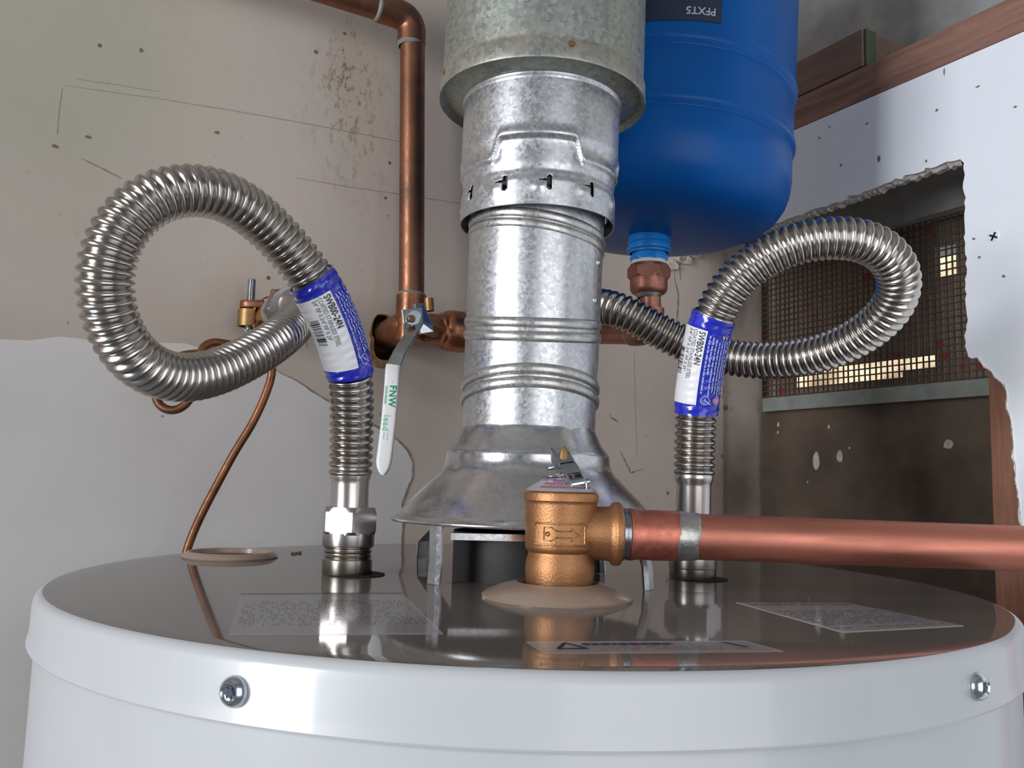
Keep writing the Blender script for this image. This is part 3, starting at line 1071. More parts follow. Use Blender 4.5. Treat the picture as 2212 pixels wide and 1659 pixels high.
# ================================================================== DRAFT HOOD
hood = thing('draft_hood', 'bell shaped shiny galvanised draft hood standing on legs over the flue', 'draft hood', C0)
zc = 0.055
prof = [(.0392, .0905), (.0392, .0860), (.0400, .0838), (.0433, .0765), (.0466, .0722), (.0478, .0706), (.0480, .0690), (.0482, .0660), (.0496, .0618), (.0515, .0592), (.0545, .0565),
        (.0597, .0511), (.0648, .0460), (.0693, .0411), (.0735, .0360), (.0762, .0325), (.0785, .0310), (.0790, .0316), (.0789, .0324)]
inner = [(.0770, .0322), (.0735, .0350), (.0690, .0400), (.0590, .0500), (.0500, .0590), (.0475, .0640), (.0460, .071), (.0385, .0830), (.0385, .0905)]
MB().lathe(C0, prof + [(r, z + .0008) for r, z in inner], seg=128).build('bell', 'hood', hood, smooth=50)
for (px, py, nm) in ((935, 1262, 0), (912, 1207, 0), (1402, 1274, 0), (1300, 1241, 0)):
    b2 = onflat(px, py, H)
    n = norm([b2[0] - CX, b2[1] - CY, 0])
    r_b = math.hypot(b2[0] - CX, b2[1] - CY)
    tg = np.cross(n, (0, 0, 1))
    top = C0 + n * .0665 + np.array([0, 0, .045])
    mb = MB()
    ft = []
    for z_, rr in ((0.0002, r_b), (.012, r_b - .001), (.040, min(r_b, .070))):
        c = C0 + n * rr + np.array([0, 0, z_])
        w = .0050
        ft.append([c + tg * w, c + tg * (w * .55) + n * .0016, c - tg * (w * .55) + n * .0016, c - tg * w, c - tg * w - n * .0012, c - tg * (w * .6) + n * .0004, c + tg * (w * .6) + n * .0004, c + tg * w - n * .0012])
    mb.grid(ft, True)
    mb.add(ft[0], [tuple(range(8))])
    mb.build('leg', 'hood', hood, smooth=30)

# ================================================================== VENT PIPES
def zpx(px, py):
    """height of a pixel seen on the vent's front axis"""
    return P(px, py, CY)[2]


VA = np.array([CX, CY, 0])
lean = (P(1186, 60, CY) - P(1150, 940, CY))
lean = lean / lean[2]                        # sideways drift per metre of height
zb = P(1150, 941, CY)[2]


def vax(z):
    q_ = VA + lean * (z - zb)
    q_[2] = z
    return q_


vp = thing('vent_pipe', 'galvanised single wall flue pipe with slanted ribs rising from the draft hood', 'pipe', vax(zb))
zt_ = zpx(1168, 425)
mb = MB()
n_ = 40
rows = []
tt = np.arange(96) * 2 * PI / 96
for i in range(n_ + 1):
    f = i / n_
    z = zb - .0045 + (zt_ - zb + .0045) * f
    r = .0396 + .0012 * f
    if f < .3:
        r -= .0004
    c = vax(z)
    rows.append(np.stack([c[0] + r * np.sin(tt), c[1] - r * np.cos(tt), np.full(96, z)], 1))
    if i == 0:
        zf = z
mb.grid(rows, True)
mb.build('pipe_body', 'galv', vp, smooth=40)


def bead(zc_, kx, ky, r, rb, mt, parent, dz=0.0):
    """raised rib round the pipe on a tilted plane; kx, ky are slopes"""
    pts = []
    for a in np.linspace(0, 2 * PI, 97)[:-1]:
        c = vax(zc_)
        x_, y_ = r * math.sin(a), -r * math.cos(a)
        pts.append(np.array([c[0] + x_, c[1] + y_, zc_ + dz + kx * x_ + ky * y_]))
    pts = np.array(pts + [pts[0]])
    prof_ = np.linspace(0, 2 * PI, 11)[:-1]
    rows_ = []
    for i, p in enumerate(pts):
        c = vax(zc_)
        n = norm([p[0] - c[0], p[1] - c[1], 0])
        rows_.append([p + n * rb * .75 * math.cos(q_) + np.array([0, 0, rb * 1.25 * math.sin(q_)]) for q_ in prof_])
    return MB().grid(rows_, True).build('rib', mt, parent, smooth=60)


for (px, py, kx, ky, rr) in ((1165, 462, -.13, -.02, .0406), (1165, 484, -.13, -.02, .0403), (1152, 697, .0, .17, .0402), (1152, 727, .0, .17, .0402), (1156, 795, -.0, -.20, .0402), (1156, 824, -.0, -.20, .0402)):
    z = P(px, py, CY - .040)[2]
    # plane passes through the front point at that height
    bead(z + ky * rr, kx, ky, rr - .0008, .0026, 'galv_bead', vp)
# side seam and rivets
for (px, py) in ((1290, 573), (1283, 655)):
    y0 = CY - .012
    z = P(px, py, y0)[2]
    c = vax(z)
    a = math.asin(min(.985, (P(px, py, y0)[0] - c[0]) / .0405))
    n = np.array([math.sin(a), -math.cos(a), 0])
    MB().lathe(c + n * .0400, [(0, .0016), (.0012, .0014), (.0022, .0006), (.0026, 0)], n, (0, 0, 1), 20).build('rivet', 'zinc', vp)
a = math.radians(58)
n = np.array([math.sin(a), -math.cos(a), 0])
z0, z1 = zpx(1270, 675), zpx(1270, 500)
cm = vax((z0 + z1) / 2)
MB().box(cm + n * .0403, np.cross(n, (0, 0, 1)) * .0006, n * .0005, (lean[0] * (z1 - z0) / 2, lean[1] * (z1 - z0) / 2, (z1 - z0) / 2)).build('side_seam', 'galv_bead', vp, smooth=0)

# adapter sleeve with crimps and slots
ad = thing('vent_adapter', 'galvanised crimped vent adapter collar with punched slots above the ribbed pipe', 'vent adapter', vax(zpx(1165, 440)))
ZB_ = P(1168, 440, CY - .0465)[2]
ZT_ = P(1178, 150, CY - .050)[2]
nz, na = 190, 400
zs = np.linspace(ZB_, ZT_, nz + 1)
aa = np.arange(na) * 2 * PI / na
aa_c = (aa + PI) % (2 * PI) - PI            # 0 at the front, positive to the right
hgt = lambda py, dr=.0475: P(1170, py, CY - dr)[2]
z_hi, z_lo = hgt(292), hgt(338)
z_step2 = hgt(345)


def smst(x):
    x = np.clip(x, 0, 1)
    return x * x * (3 - 2 * x)


sector = np.cos((aa_c - math.radians(-3)) * PI / math.radians(60))       # + in the middle sector, alternating
zstep = np.where(True, z_lo + (z_hi - z_lo) * smst(.5 + sector * 2.2), 0)
rows = []
skip = np.zeros((nz, na), bool)
slots = [(-25.5, 388), (6.5, 388), (40, 400), (-58, 400), (75, 400), (-90, 400), (110, 400), (145, 400), (180, 400), (-125, 400), (-155, 400)]
zc_sl = hgt(390)
for i, z in enumerate(zs):
    c = vax(z)
    base = np.full(na, .0478)
    k1 = smst((z - zstep) / .0035 + .5)      # above the step: full radius, below: pressed in
    base = base - .0016 * (1 - k1)
    rdg = np.exp(-((z - zstep - .0022) / .0030) ** 2)
    base = base + .0012 * rdg
    pocket = smst(.5 - sector * 2.5) * np.exp(-((z - (z_lo + .0065)) / .006) ** 4)
    base = base - .0014 * pocket
    ringin = np.exp(-((z - z_step2 + .004) / .0022) ** 2)
    base = base - .0005 * ringin
    skirt = smst((hgt(372) - z) / .004)
    base = base + .0006 * skirt
    if z > ZT_ - .003:
        base = base + .0012 * smst((z - ZT_ + .003) / .003)
    # dimples left of the slots
    for (ad_, py_) in slots:
        d_a = (aa_c - math.radians(ad_ - 7) + PI) % (2 * PI) - PI
        base = base + .0011 * np.exp(-(d_a / .085) ** 2 - ((z - zc_sl + .003) / .0030) ** 2)
    rows.append(np.stack([c[0] + base * np.sin(aa_c), c[1] - base * np.cos(aa_c), np.full(na, z)], 1))
zm = (zs[1:] + zs[:-1]) / 2
am = aa_c + PI / na
for (ad_, py_) in slots:
    d_a = ((am - math.radians(ad_) + PI) % (2 * PI) - PI) * .0478
    for i in range(nz):
        dz_ = zm[i] - zc_sl
        inv = ((np.abs(d_a) < .0015) & (abs(dz_) < .0036)) | (np.hypot(d_a, abs(dz_) - .0030) < .0015)
        arm = (d_a < -.0008) & (d_a > -.0065) & (np.abs(dz_ - .0012) < .0010 * (1 + d_a / .0065) + .0002)
        skip[i] |= inv | arm
ob = MB().grid(rows, True, skip=skip).build('collar', 'galv', ad, smooth=40)
md = ob.modifiers.new('thickness', 'SOLIDIFY')
md.thickness = .0007
md.offset = -1
# inner liner that shows dark through the slots and round the pipe
MB().lathe(vax(zs[0]), [(.0445, .012), (.0445, float(zs[-1] - zs[0]))], (lean[0], lean[1], 1), seg=64).build('liner', 'soot_shade', ad)

# double wall vent above
bv = thing('double_wall_vent', 'wide weathered double wall vent pipe with a rusty lip above the crimped collar', 'vent pipe', vax(ZT_))
zr = P(1180, 128, CY - .060)[2]
MB().lathe(vax(zr), [(.0475, ZT_ - zr - .0006), (.049, ZT_ - zr + .0008), (.0600, .0035), (.0622, .0008), (.0632, .0), (.0634, .0014), (.0630, .0035), (.0630, .0105), (.0620, .0120), (.0618, .014),
                    (.0618, .24), (.0605, .24)], (lean[0], lean[1], 1), seg=128).build('casing', 'galv_dull', bv, smooth=40)
for (px, py) in ((1230, 101), (982, 160)):
    c = P(px, py, CY - .058 if px > 1000 else CY - .02)
    ax = vax(c[2])
    n = norm([c[0] - ax[0], c[1] - ax[1], 0])
    MB().lathe(ax + n * .0628, [(0, .0012), (.0016, .0010), (.0022, 0)], n, (0, 0, 1), 16).build('rivet', 'rustfoam', bv)
for (px, py) in ((1352, 212), (1362, 232)):
    c = P(px, py, CY - .033)
    ax = vax(c[2])
    n = norm([c[0] - ax[0], c[1] - ax[1], -.2])
    tg = norm(np.cross(n, (0, 0, 1)))
    pts = [ax + n * .0575 + tg * .0045 * math.cos(q_) + np.array([0, 0, .0018 * math.sin(q_) + (ZT_ - ax[2]) * 0]) for q_ in np.linspace(0, 2 * PI, 17)]
    pts = [np.array([p[0], p[1], p[2] - .0005]) for p in pts]
    MB().tube(pts, .0006, 6).build('crimp', 'galv_bead', bv)

# ================================================================== FLEXIBLE CONNECTORS
def corrugated(path, pitch, ro, ri, smooth_ends=0.0):
    L = arclen(path)[-1]
    nr_ = int(round(L / pitch))
    per = 10
    pp = resample(path, nr_ * per + 1)
    u = (np.arange(len(pp)) % per) / per
    prof_ = .5 - .5 * np.cos(2 * PI * u)
    r = ri + (ro - ri) * prof_ ** .55
    return pp, r


def to_camera(p):
    return norm(CAM - p)


def wrap_label(path, s0, s1, rad, parent, white_r, crinkle, second):
    """printed sleeve round the hose between arc lengths s0 and s1; path runs downwards"""
    d = arclen(path)

    def fr(s):
        p = np.array([np.interp(s, d, path[:, j]) for j in range(3)])
        q_ = np.array([np.interp(s + .002, d, path[:, j]) for j in range(3)])
        o_ = np.array([np.interp(s - .002, d, path[:, j]) for j in range(3)])
        T = norm(q_ - o_)
        N = to_camera(p)
        N = norm(N - T * (N @ T))
        R = np.cross(N, T)
        return p, T, N, R

    ph = rng.uniform(0, 6, 8)

    def surf(s, phi, off=0.0):
        p, T, N, R = fr(s)
        rr = rad + crinkle * (.35 * math.sin(s / .0045 * 2 * PI) + .5 * math.sin(s * 700 + 3 * phi + ph[0]) * math.sin(5 * phi + ph[1]) + .4 * math.sin(s * 1300 + ph[2] + 7 * phi)) * (0.35 + .65 * (phi > .5))
        return p + (rr + off) * (math.cos(phi) * N + math.sin(phi) * R)

    ns, na_ = 120, 96
    mb_ = MB()
    rows_ = [[surf(s, a) for a in np.arange(na_) * 2 * PI / na_] for s in np.linspace(s0, s1, ns)]
    rows_ = [[p + (fr(s0)[0] - p) * .08 for p in rows_[0]]] + rows_ + [[p + (fr(s1)[0] - p) * .08 for p in rows_[-1]]]
    mb_.grid(rows_, True)
    sleeve = mb_.build('label_sleeve', 'wrap', parent, smooth=50, label='blue printed sleeve with a white sticker')
    Ls = s1 - s0
    # white sticker
    wl, wr = math.radians(-105), white_r
    sa, sb_ = s0 + .13 * Ls, s1 - .115 * Ls
    mb_ = MB()
    rows_ = [[surf(s, a, .00050) for a in np.linspace(wl, wr, 40)] for s in np.linspace(sa, sb_, 90)]
    mb_.grid(rows_, False)
    mb_.build('white_sticker', 'paper', sleeve, smooth=50)

    def put(shape, s_at, phi_at, mt, name, off=.0005):
        vs, fs = shape
        pts = [surf(s_at + x, phi_at + y / rad, off) for x, y in vs]
        MB().add(pts, fs).build(name, mt, sleeve, smooth=0, recalc=False)

    def fit(body_, size, width, bold=0.0):
        v_, f_ = text2d(body_, size, bold=bold)
        v_[:, 0] *= width / v_[:, 0].max()
        return v_, f_

    Lw = sb_ - sa
    put(fit('SWB00-24N', .0052, .43 * Lw, .00009), sa + .0010, wr - .0046 / rad, 'ink', 'lettering', .0008)
    put(fit('COATED STAINLESS STEEL', .0034, .65 * Lw, .00002), sa + .0006, wr - .0080 / rad, 'ink_soft', 'lettering', .0008)
    put(fit('3/4" FIP X 3/4" FIP X 24"', .0034, .55 * Lw, .00002), sa + .0008, wr - .0112 / rad, 'ink_soft', 'lettering', .0008)
    # bar code
    vs, fs = [], []
    x = sa + .012
    xe = sa + .62 * (sb_ - sa)
    while x < xe:
        w = random.choice([.00028, .00028, .0005, .0008, .0011])
        v_, f_ = rect2d(x, -.0062, min(x + w, xe), .0, 1, 8)
        k_ = sum(len(q_) for q_ in vs)
        vs.append(v_)
        fs += [tuple(i + k_ for i in f) for f in f_]
        x += w + random.choice([.0003, .0004, .0007])
    put((np.vstack(vs) - np.array([0, 0]), fs), 0.0, wr - .0125 / rad, 'ink', 'bar_code', .0008)
    # rows of tiny pale print on the blue part
    vs, fs, k_ = [], [], 0
    for r_i in range(9):
        y = .0016 + r_i * .00205
        x = s0 + .15 * Ls + random.uniform(0, .003) + (.004 if r_i == 3 else 0)
        while x < s1 - .25 * Ls - (0.012 if r_i == 1 else 0):
            w = random.uniform(.0009, .0042)
            v_, f_ = rect2d(x, y, x + w, y + .00095, 3, 1)
            vs.append(v_)
            fs += [tuple(i + k_ for i in f) for f in f_]
            k_ += len(v_)
            x += w + .0006
    put((np.vstack(vs), fs), 0.0, wr, 'print_pale', 'fine_print', .0005)
    # round check mark, pink round mark, orange triangle
    t_ = np.linspace(0, 2 * PI, 21)[:-1]
    ringv = np.vstack([np.stack([.0028 * np.cos(t_), .0028 * np.sin(t_)], 1), np.stack([.0023 * np.cos(t_), .0023 * np.sin(t_)], 1)])
    ringf = [(i, (i + 1) % 20, 20 + (i + 1) % 20, 20 + i) for i in range(20)]
    sc_ = s1 - .17 * Ls
    put((ringv, ringf), sc_, wr + .0048 / rad, 'print_pale', 'check_ring', .0007)
    ck = np.array([(-.0012, -.0002), (-.0004, -.0010), (.0028, .0030), (.0022, .0034), (-.0004, .0001), (-.0008, .0003)])
    put((ck, [(0, 1, 4, 5), (1, 2, 3, 4)]), sc_, wr + .0048 / rad, 'print_pale', 'check_mark', .0008)
    if second:
        put((ringv, ringf), sc_, wr + .0125 / rad, 'print_pale', 'round_mark', .0007)
        v_ = np.vstack([np.stack([.0019 * np.cos(t_), .0019 * np.sin(t_)], 1)])
        put((v_, [tuple(range(20))]), sc_, wr + .0125 / rad, 'pink', 'round_mark_centre', .0007)
        put((np.array([(0, 0), (.0024, .0012), (.0, .0024)]), [(0, 1, 2)]), s0 + .15 * Ls, wr + .0088 / rad, 'orange', 'warning_mark', .0007)
    return sleeve


def hex_nut(c, axis, ref, rc, h, mt, parent, name='hex_nut', collar=True, cs=.0138, ch=.006):
    """hexagonal nut with chamfered corners, base at c"""
    a = norm(axis)
    u = np.asarray(ref, float)
    u = norm(u - a * (u @ a))
    w = np.cross(a, u)
    rows_ = []
    seg = 96
    t_ = np.arange(seg) * 2 * PI / seg
    hexr = rc * math.cos(PI / 6) / np.cos((t_ % (PI / 3)) - PI / 6)
    for z_, lim in ((0, rc * .90), (.0016, rc * .985), (.0022, rc * 1.1), (h - .0034, rc * 1.1), (h - .0026, rc * .985), (h, rc * .86)):
        r = np.minimum(hexr, lim)
        rows_.append(c + a * z_ + (np.outer(np.cos(t_) * r, u) + np.outer(np.sin(t_) * r, w)))
    mb_ = MB()
    mb_.grid(rows_, True)
    mb_.add(rows_[-1], [tuple(range(seg))])
    mb_.add(rows_[0], [tuple(range(seg))[::-1]])
    o = mb_.build(name, mt, parent, smooth=28)
    return o


# ---- left connector
cl_base = nl + np.array([0, 0, .019])
ctrl = [P(757, 1028, .492), P(758, 990, .491), P(760, 930, .488), P(760, 870, .483), P(758, 815, .477), P(745, 760, .470), P(724, 700, .462), P(697, 642, .454), P(664, 588, .446), P(616, 528, .436),
        P(560, 472, .424), P(500, 430, .410), P(435, 411, .398), P(370, 414, .388), P(305, 443, .381), P(255, 500, .377), P(230, 565, .376), P(226, 630, .379), P(242, 700, .386),
        P(278, 762, .396), P(330, 802, .412), P(395, 817, .430), P(470, 803, .452), P(545, 768, .476), P(604, 730, .500), P(637, 700, .528), P(652, 677, .556), P(649, 662, .582), P(638, 659, .600)]
pathL = spline(ctrl, 2400, 2)
hoseL = thing('flexible_connector', 'stainless corrugated hose in a big round loop at left with printed blue sleeve', 'hose', cl_base, 'corrugated water connectors')
pp, rr = corrugated(pathL, .00455, .01255, .0101)
MB().tube(pp, rr, 40).build('corrugated_tube', 'steel', hoseL, smooth=80)
dL = arclen(pathL)


def s_at(path, px, py):
    """arc length where the path projects nearest to a pixel"""
    v = path - CAM
    d = v @ fw
    x_ = 1106 + F_PX * (v @ RIGHT) / d
    y_ = 829.5 - F_PX * (v @ UP) / d
    i = int(np.argmin(np.hypot(x_ - px, y_ - py)[:len(path) // 2]))
    return arclen(path)[i]


revL = pathL[::-1].copy()
Ltot = dL[-1]
wrap_label(revL, Ltot - s_at(pathL, 672, 600), Ltot - s_at(pathL, 757, 808), .0133, hoseL, math.radians(22), .0005, False)
# cuff, hex nut, lower collar
c_top = pathL[0]
zz = lambda px, py, Y: P(px, py, Y)[2]
cuff_z0 = zz(751, 1100, .478)
cuff_z1 = zz(757, 1030, .478)
axl = (c_top - cl_base)
MB().tube(np.array([[cl_base[0] + (c_top[0] - cl_base[0]) * (z_ - cl_base[2]) / axl[2], cl_base[1] + (c_top[1] - cl_base[1]) * (z_ - cl_base[2]) / axl[2], z_]
                    for z_ in (cuff_z0 - .006, cuff_z0, cuff_z1 - .004, cuff_z1 - .002, cuff_z1, cuff_z1 + .002, cuff_z1 + .004, cuff_z1 + .006)]),
          [.0106, .0106, .0106, .0109, .0117, .0118, .0110, .0101], 40).build('cuff', 'cuff', hoseL, smooth=60)
nz0 = zz(751, 1157, .478)
nz1 = zz(751, 1097, .478)
hex_nut(np.array([nl[0] + .0003, nl[1], nz0]), (0, 0, 1), (math.sin(.26), -math.cos(.26), 0), .0162, nz1 - nz0, 'nut', hoseL)
MB().lathe(np.array([nl[0], nl[1], nz0]), [(.0133, -.0074), (.0143, -.0066), (.0145, -.0060), (.0145, .0008)], seg=48, cap0=True).build('nut_collar', 'nut', hoseL, smooth=30)
# far end: cuff and nut against the wall stub
e1, e0 = pathL[-1], pathL[-60]
hubL = P(603, 676, .640)
dirw = norm(hubL - e1)
MB().tube(np.array([e1 - dirw * .004, e1, e1 + dirw * .018]), [.0104, .0108, .0108], 32).build('cuff', 'cuff', hoseL)
nutp = e1 + dirw * .015
hex_nut(nutp, dirw, (0.45, 0, 1), .0162, .017, 'nut_dull', hoseL)
hubL = nutp + dirw * .016

# ---- right connector
cr_base = nr + np.array([0, 0, .010])
ctrl = [P(1499, 1028, .5214), P(1500, 985, .521), P(1501, 930, .519), P(1504, 880, .516), P(1511, 825, .512), P(1522, 760, .506), P(1536, 695, .500), P(1562, 642, .494), P(1604, 591, .488), P(1665, 548, .482),
        P(1738, 521, .476), P(1815, 513, .474), P(1883, 525, .476), P(1930, 562, .482), P(1946, 612, .491), P(1928, 665, .503), P(1880, 712, .517), P(1820, 747, .531), P(1750, 770, .545), P(1670, 779, .560),
        P(1600, 776, .572), P(1530, 762, .580), P(1460, 735, .584), P(1400, 702, .584), P(1345, 672, .584), P(1300, 661, .592), P(1240, 662, .625), P(1170, 672, .672), P(1110, 685, .715), P(1062, 694, .742)]
pathR = spline(ctrl, 2400, 2)
hoseR = thing('flexible_connector', 'stainless corrugated hose in a flat oval loop at right before the wire mesh', 'hose', cr_base, 'corrugated water connectors')
pp, rr = corrugated(pathR, .00455, .01245, .0101)
MB().tube(pp, rr, 40).build('corrugated_tube', 'steel', hoseR, smooth=80)
revR = pathR[::-1].copy()
Lr = arclen(pathR)[-1]
wrap_label(revR, Lr - s_at(pathR, 1540, 682), Lr - s_at(pathR, 1503, 893), .0132, hoseR, math.radians(-2), .0003, True)
c_top = pathR[0]
cz0, cz1 = zz(1498, 1112, .508), zz(1499, 1036, .508)
MB().tube(np.array([[cr_base[0] + (c_top[0] - cr_base[0]) * (z_ - cr_base[2]) / (c_top[2] - cr_base[2]), cr_base[1], z_]
                    for z_ in (cz0 - .010, cz0, cz1 - .004, cz1 - .002, cz1, cz1 + .002, cz1 + .004, cz1 + .006)]),
          [.0104, .0104, .0104, .0107, .0116, .0117, .0110, .0101], 40).build('cuff', 'cuff', hoseR, smooth=60)
nzr0 = zz(1496, 1205, .508)
hex_nut(np.array([nr[0], nr[1], nzr0]), (0, 0, 1), (math.sin(.3), -math.cos(.3), 0), .0166, .0185, 'nut', hoseR)
MB().lathe(np.array([nr[0], nr[1], nzr0]), [(.0125, -.0078), (.0139, -.0072), (.0141, -.0066), (.0141, .0006)], seg=48, cap0=True).build('nut_collar', 'nut', hoseR, smooth=30)
e1, e0 = pathR[-1], pathR[-60]
dirw = norm(e1 - e0)
MB().tube([e1 - dirw * .003, e1, e1 + dirw * .018], [.0104, .0107, .0107], 32).build('cuff', 'cuff', hoseR)
hex_nut(e1 + dirw * .016, dirw, (0, 0, 1), .0166, .018, 'nut', hoseR)
endR = e1 + dirw * .034

# ================================================================== RELIEF VALVE
TPY = TP[1]
depth_k = TPY / F_PX
tv = thing('relief_valve', 'cast bronze relief valve with an arrow plate and silver lever in the front centre', 'valve', TP)
zv = lambda py: P(1209, py, TPY - .017)[2] - H
zax = lambda py: P(1209, py, TPY)[2] - H
prof = [(.0, .0040), (.0155, .0040), (.0163, zv(1262)), (.0167, zv(1245)), (.0167, zv(1232)), (.0163, zv(1216)), (.0155, zv(1205)), (.0154, zv(1199)), (.0166, zv(1193)), (.0170, zv(1186)),
        (.0173, zv(1140)), (.0174, zv(1092)), (.0176, zv(1086)), (.0182, zv(1083)), (.0183, zv(1070)), (.0180, zv(1066)), (.0172, zv(1064)), (0, zv(1063))]
ZTOP = zv(1064)
body = MB().lathe(TP, prof, seg=80).build('body', 'bronze', tv, smooth=40)
axis_r = norm(P(2212, 1187, .3915) - P(1345, 1156, .3845))
zo = P(1320, 1152, TPY)[2]
oc = np.array([TP[0], TP[1], zo])
xr = P(1341, 1152, TPY)[0] - TP[0]
MB().lathe(oc, [(.0138, .006), (.0131, .0150), (.0129, .0185), (.0130, xr - .0066), (.0134, xr - .0052), (.0148, xr - .0042), (.0153, xr - .0034), (.0153, xr - .0012), (.0149, xr - .0004), (.0143, xr), (.0105, xr)], axis_r, (0, 0, 1), 64).build('outlet', 'bronze', tv, smooth=40)
# arrow plate
zp0, zp1 = zv(1178) + H, zv(1131) + H
a0, a1 = -.78, .62


def vsurf(a, z, off):
    return np.array([TP[0] + (.0173 + off) * math.sin(a), TP[1] - (.0173 + off) * math.cos(a), z])


mb = MB()
al = np.linspace(a0, a1, 25)
rows = []
for (z_, o_) in ((zp0, -.0006), (zp0 + .0003, .0007), (zp1 - .0003, .0007), (zp1, -.0006)):
    rows.append([vsurf(a, z_, o_) for a in al])
mb.grid(rows, False)
for a in (a0, a1):
    mb.add([vsurf(a, zp0, -.0006), vsurf(a, zp0 + .0003, .0007), vsurf(a, zp1 - .0003, .0007), vsurf(a, zp1, -.0006)], [(0, 1, 2, 3)])
plate = mb.build('arrow_plate', 'bronze', tv, smooth=30)
# raised border and outlined arrow
zmid = (zp0 + zp1) / 2
hh = (zp1 - zp0) / 2
def vline(pts, r, close=True):
    out = []
    pts = pts + [pts[0]] if close else pts
    for i in range(len(pts) - 1):
        for t_ in np.linspace(0, 1, 6, endpoint=False):
            a = pts[i][0] * (1 - t_) + pts[i + 1][0] * t_
            z_ = pts[i][1] * (1 - t_) + pts[i + 1][1] * t_
            out.append(vsurf(a, zmid + z_ * hh, .0008))
    out.append(vsurf(pts[-1][0], zmid + pts[-1][1] * hh, .0008))
    return MB().tube(out, r, 6)


vline([(a0, -.97), (a1, -.97), (a1, .97), (a0, .97)], .00050).build('plate_border', 'bronze', plate, smooth=60)
vline([(-.50, -.62), (-.30, -.62), (-.16, -.30), (.22, -.30), (.22, -.62), (.42, 0), (.22, .62), (.22, .30), (-.16, .30), (-.30, .62), (-.50, .62)], .00034).build('arrow_outline', 'brass', plate, smooth=60)
cdot = vsurf(-.40, zmid, .0006)
nd = norm(cdot - np.array([TP[0], TP[1], cdot[2]]))
MB().lathe(cdot, [(.0008, 0), (.0012, .0003), (.0008, .0006), (.0004, .0004), (0, .0004)], nd, (0, 0, 1), 16).build('plate_dot', 'brass', plate, smooth=60)
# printed cap disc
CT = TP + np.array([0, 0, ZTOP])
dprof = [(.0168, .0002), (.0172, .0006), (.0165, .0016), (.0120, .0046), (.0085, .0066), (.0060, .0074), (0, .0076)]
disc = MB().lathe(CT, dprof, seg=64).build('cap_disc', 'disc', tv, smooth=50)


def cone_pt(a, k):
    """k 0 at the rim, 1 at the top of the cone"""
    r, z = .0165 + (.0085 - .0165) * k, .0016 + (.0066 - .0016) * k
    return CT + np.array([r * math.sin(a), -r * math.cos(a), z + .00025])


def cone_text(body_, size, a_c, k0):
    vs, fs = text2d(body_, size, 'CENTER', .002)
    pts = [cone_pt(a_c + x / .0135, k0 + y / .0094) for x, y in vs]
    MB().add(pts, fs).build('lettering', 'print_red', disc, smooth=0, recalc=False)


cone_text('500.0', .0036, -.10, .36)
cone_text('BT', .0034, .62, .36)
mb = MB()
for (k0, a_s, a_e) in ((.06, -.75, .95), (.38, -.75, -.35), (.70, -.6, .1)):
    a = a_s
    while a < a_e:
        w = random.uniform(.03, .10)
        mb.add([cone_pt(a, k0), cone_pt(a + w, k0), cone_pt(a + w, k0 + .16), cone_pt(a, k0 + .16)], [(0, 1, 2, 3)])
        a += w + .035
mb.build('fine_print', 'print_red', disc, smooth=0, recalc=False, kind='stuff')
# test lever: folded channel, pivot pin, plunger
LY = TPY - .004
lv_top = P(1204, 972, LY + .010)
lv_bot = P(1250, 1046, LY - .008)
ldir = norm(lv_bot - lv_top)
side = norm(np.cross(ldir, norm(np.array([0.3, -1, .25]))))
if side[0] < 0:
    side = -side
upn = np.cross(side, ldir)
if upn[1] > 0:
    upn = -upn
mb = MB()
llen = np.linalg.norm(lv_bot - lv_top)
hw = .0042
for sgn in (-1, 1):
    o_ = side * sgn * hw
    p_ = [lv_top + o_ + upn * .0015, lv_top + o_ + ldir * llen * .80 + upn * .0015, lv_top + o_ + ldir * llen * 1.02 + upn * .0008, lv_top + o_ + ldir * llen * 1.06 - np.array([0, 0, .0035]),
          lv_top + o_ + ldir * llen * .70 - upn * .006, lv_top + o_ + ldir * .003 - upn * .004]
    mb.prism(p_, -side * sgn * .0007)
lever = mb.build('lever', 'zinc', tv, smooth=20, bevel=.0003)
mb = MB()
mb.box(lv_top + ldir * llen * .31 + upn * .0013, ldir * llen * .13, side * hw, upn * .0004)
mb.box(lv_top + ldir * llen * .62 + upn * .0013, ldir * llen * .13, side * hw, upn * .0004)
mb.box(lv_top + ldir * llen * .10 + upn * .0013 - side * hw * .8, ldir * llen * .12, side * hw * .2, upn * .0004)
mb.box(lv_top + ldir * llen * .10 + upn * .0013 + side * hw * .8, ldir * llen * .12, side * hw * .2, upn * .0004)
mb.build('lever_web', 'zinc', lever, smooth=0)
pc2 = lv_top + ldir * llen * .92 - upn * .0015
MB().lathe(pc2 - side * .0065, [(0, 0), (.0016, 0), (.0017, .0006), (.0017, .0028), (.0024, .003), (.0024, .0108), (.0016, .011), (.0016, .013), (0, .013)], side, (0, 0, 1), 20).build('pivot_pin', 'zinc', tv)
MB().lathe(CT + np.array([0, 0, .0070]), [(.0052, 0), (.0052, .0014), (.0026, .0018), (.0022, .0120), (.0010, .0150), (0, .0152)], (0.05, .05, 1), seg=24).build('stem', 'brass', tv)
st2 = lv_top + ldir * .005 + upn * .0005
MB().lathe(st2, [(0, -.006), (.0022, -.006), (.0022, .0005), (.0006, .0018), (0, .0018)], upn, (0, 0, 1), 16).build('stem_tip', 'brass', tv)
wp = P(1172, 1025, LY)
MB().lathe(CT + np.array([-.003, -.001, .0074]), [(0, 0), (.0066, 0), (.0068, .0005), (.0066, .0010), (0, .0010)], (-.05, 0, 1), seg=32).build('washer', 'zinc', tv)
pn = lv_top + ldir * llen * .33 - upn * .003
MB().lathe(pn - side * .0085, [(0, 0), (.0012, 0), (.0013, .0008), (.0013, .0036), (0, .0036)], side, (0, 0, 1), 14).build('pivot_pin', 'zinc', tv)

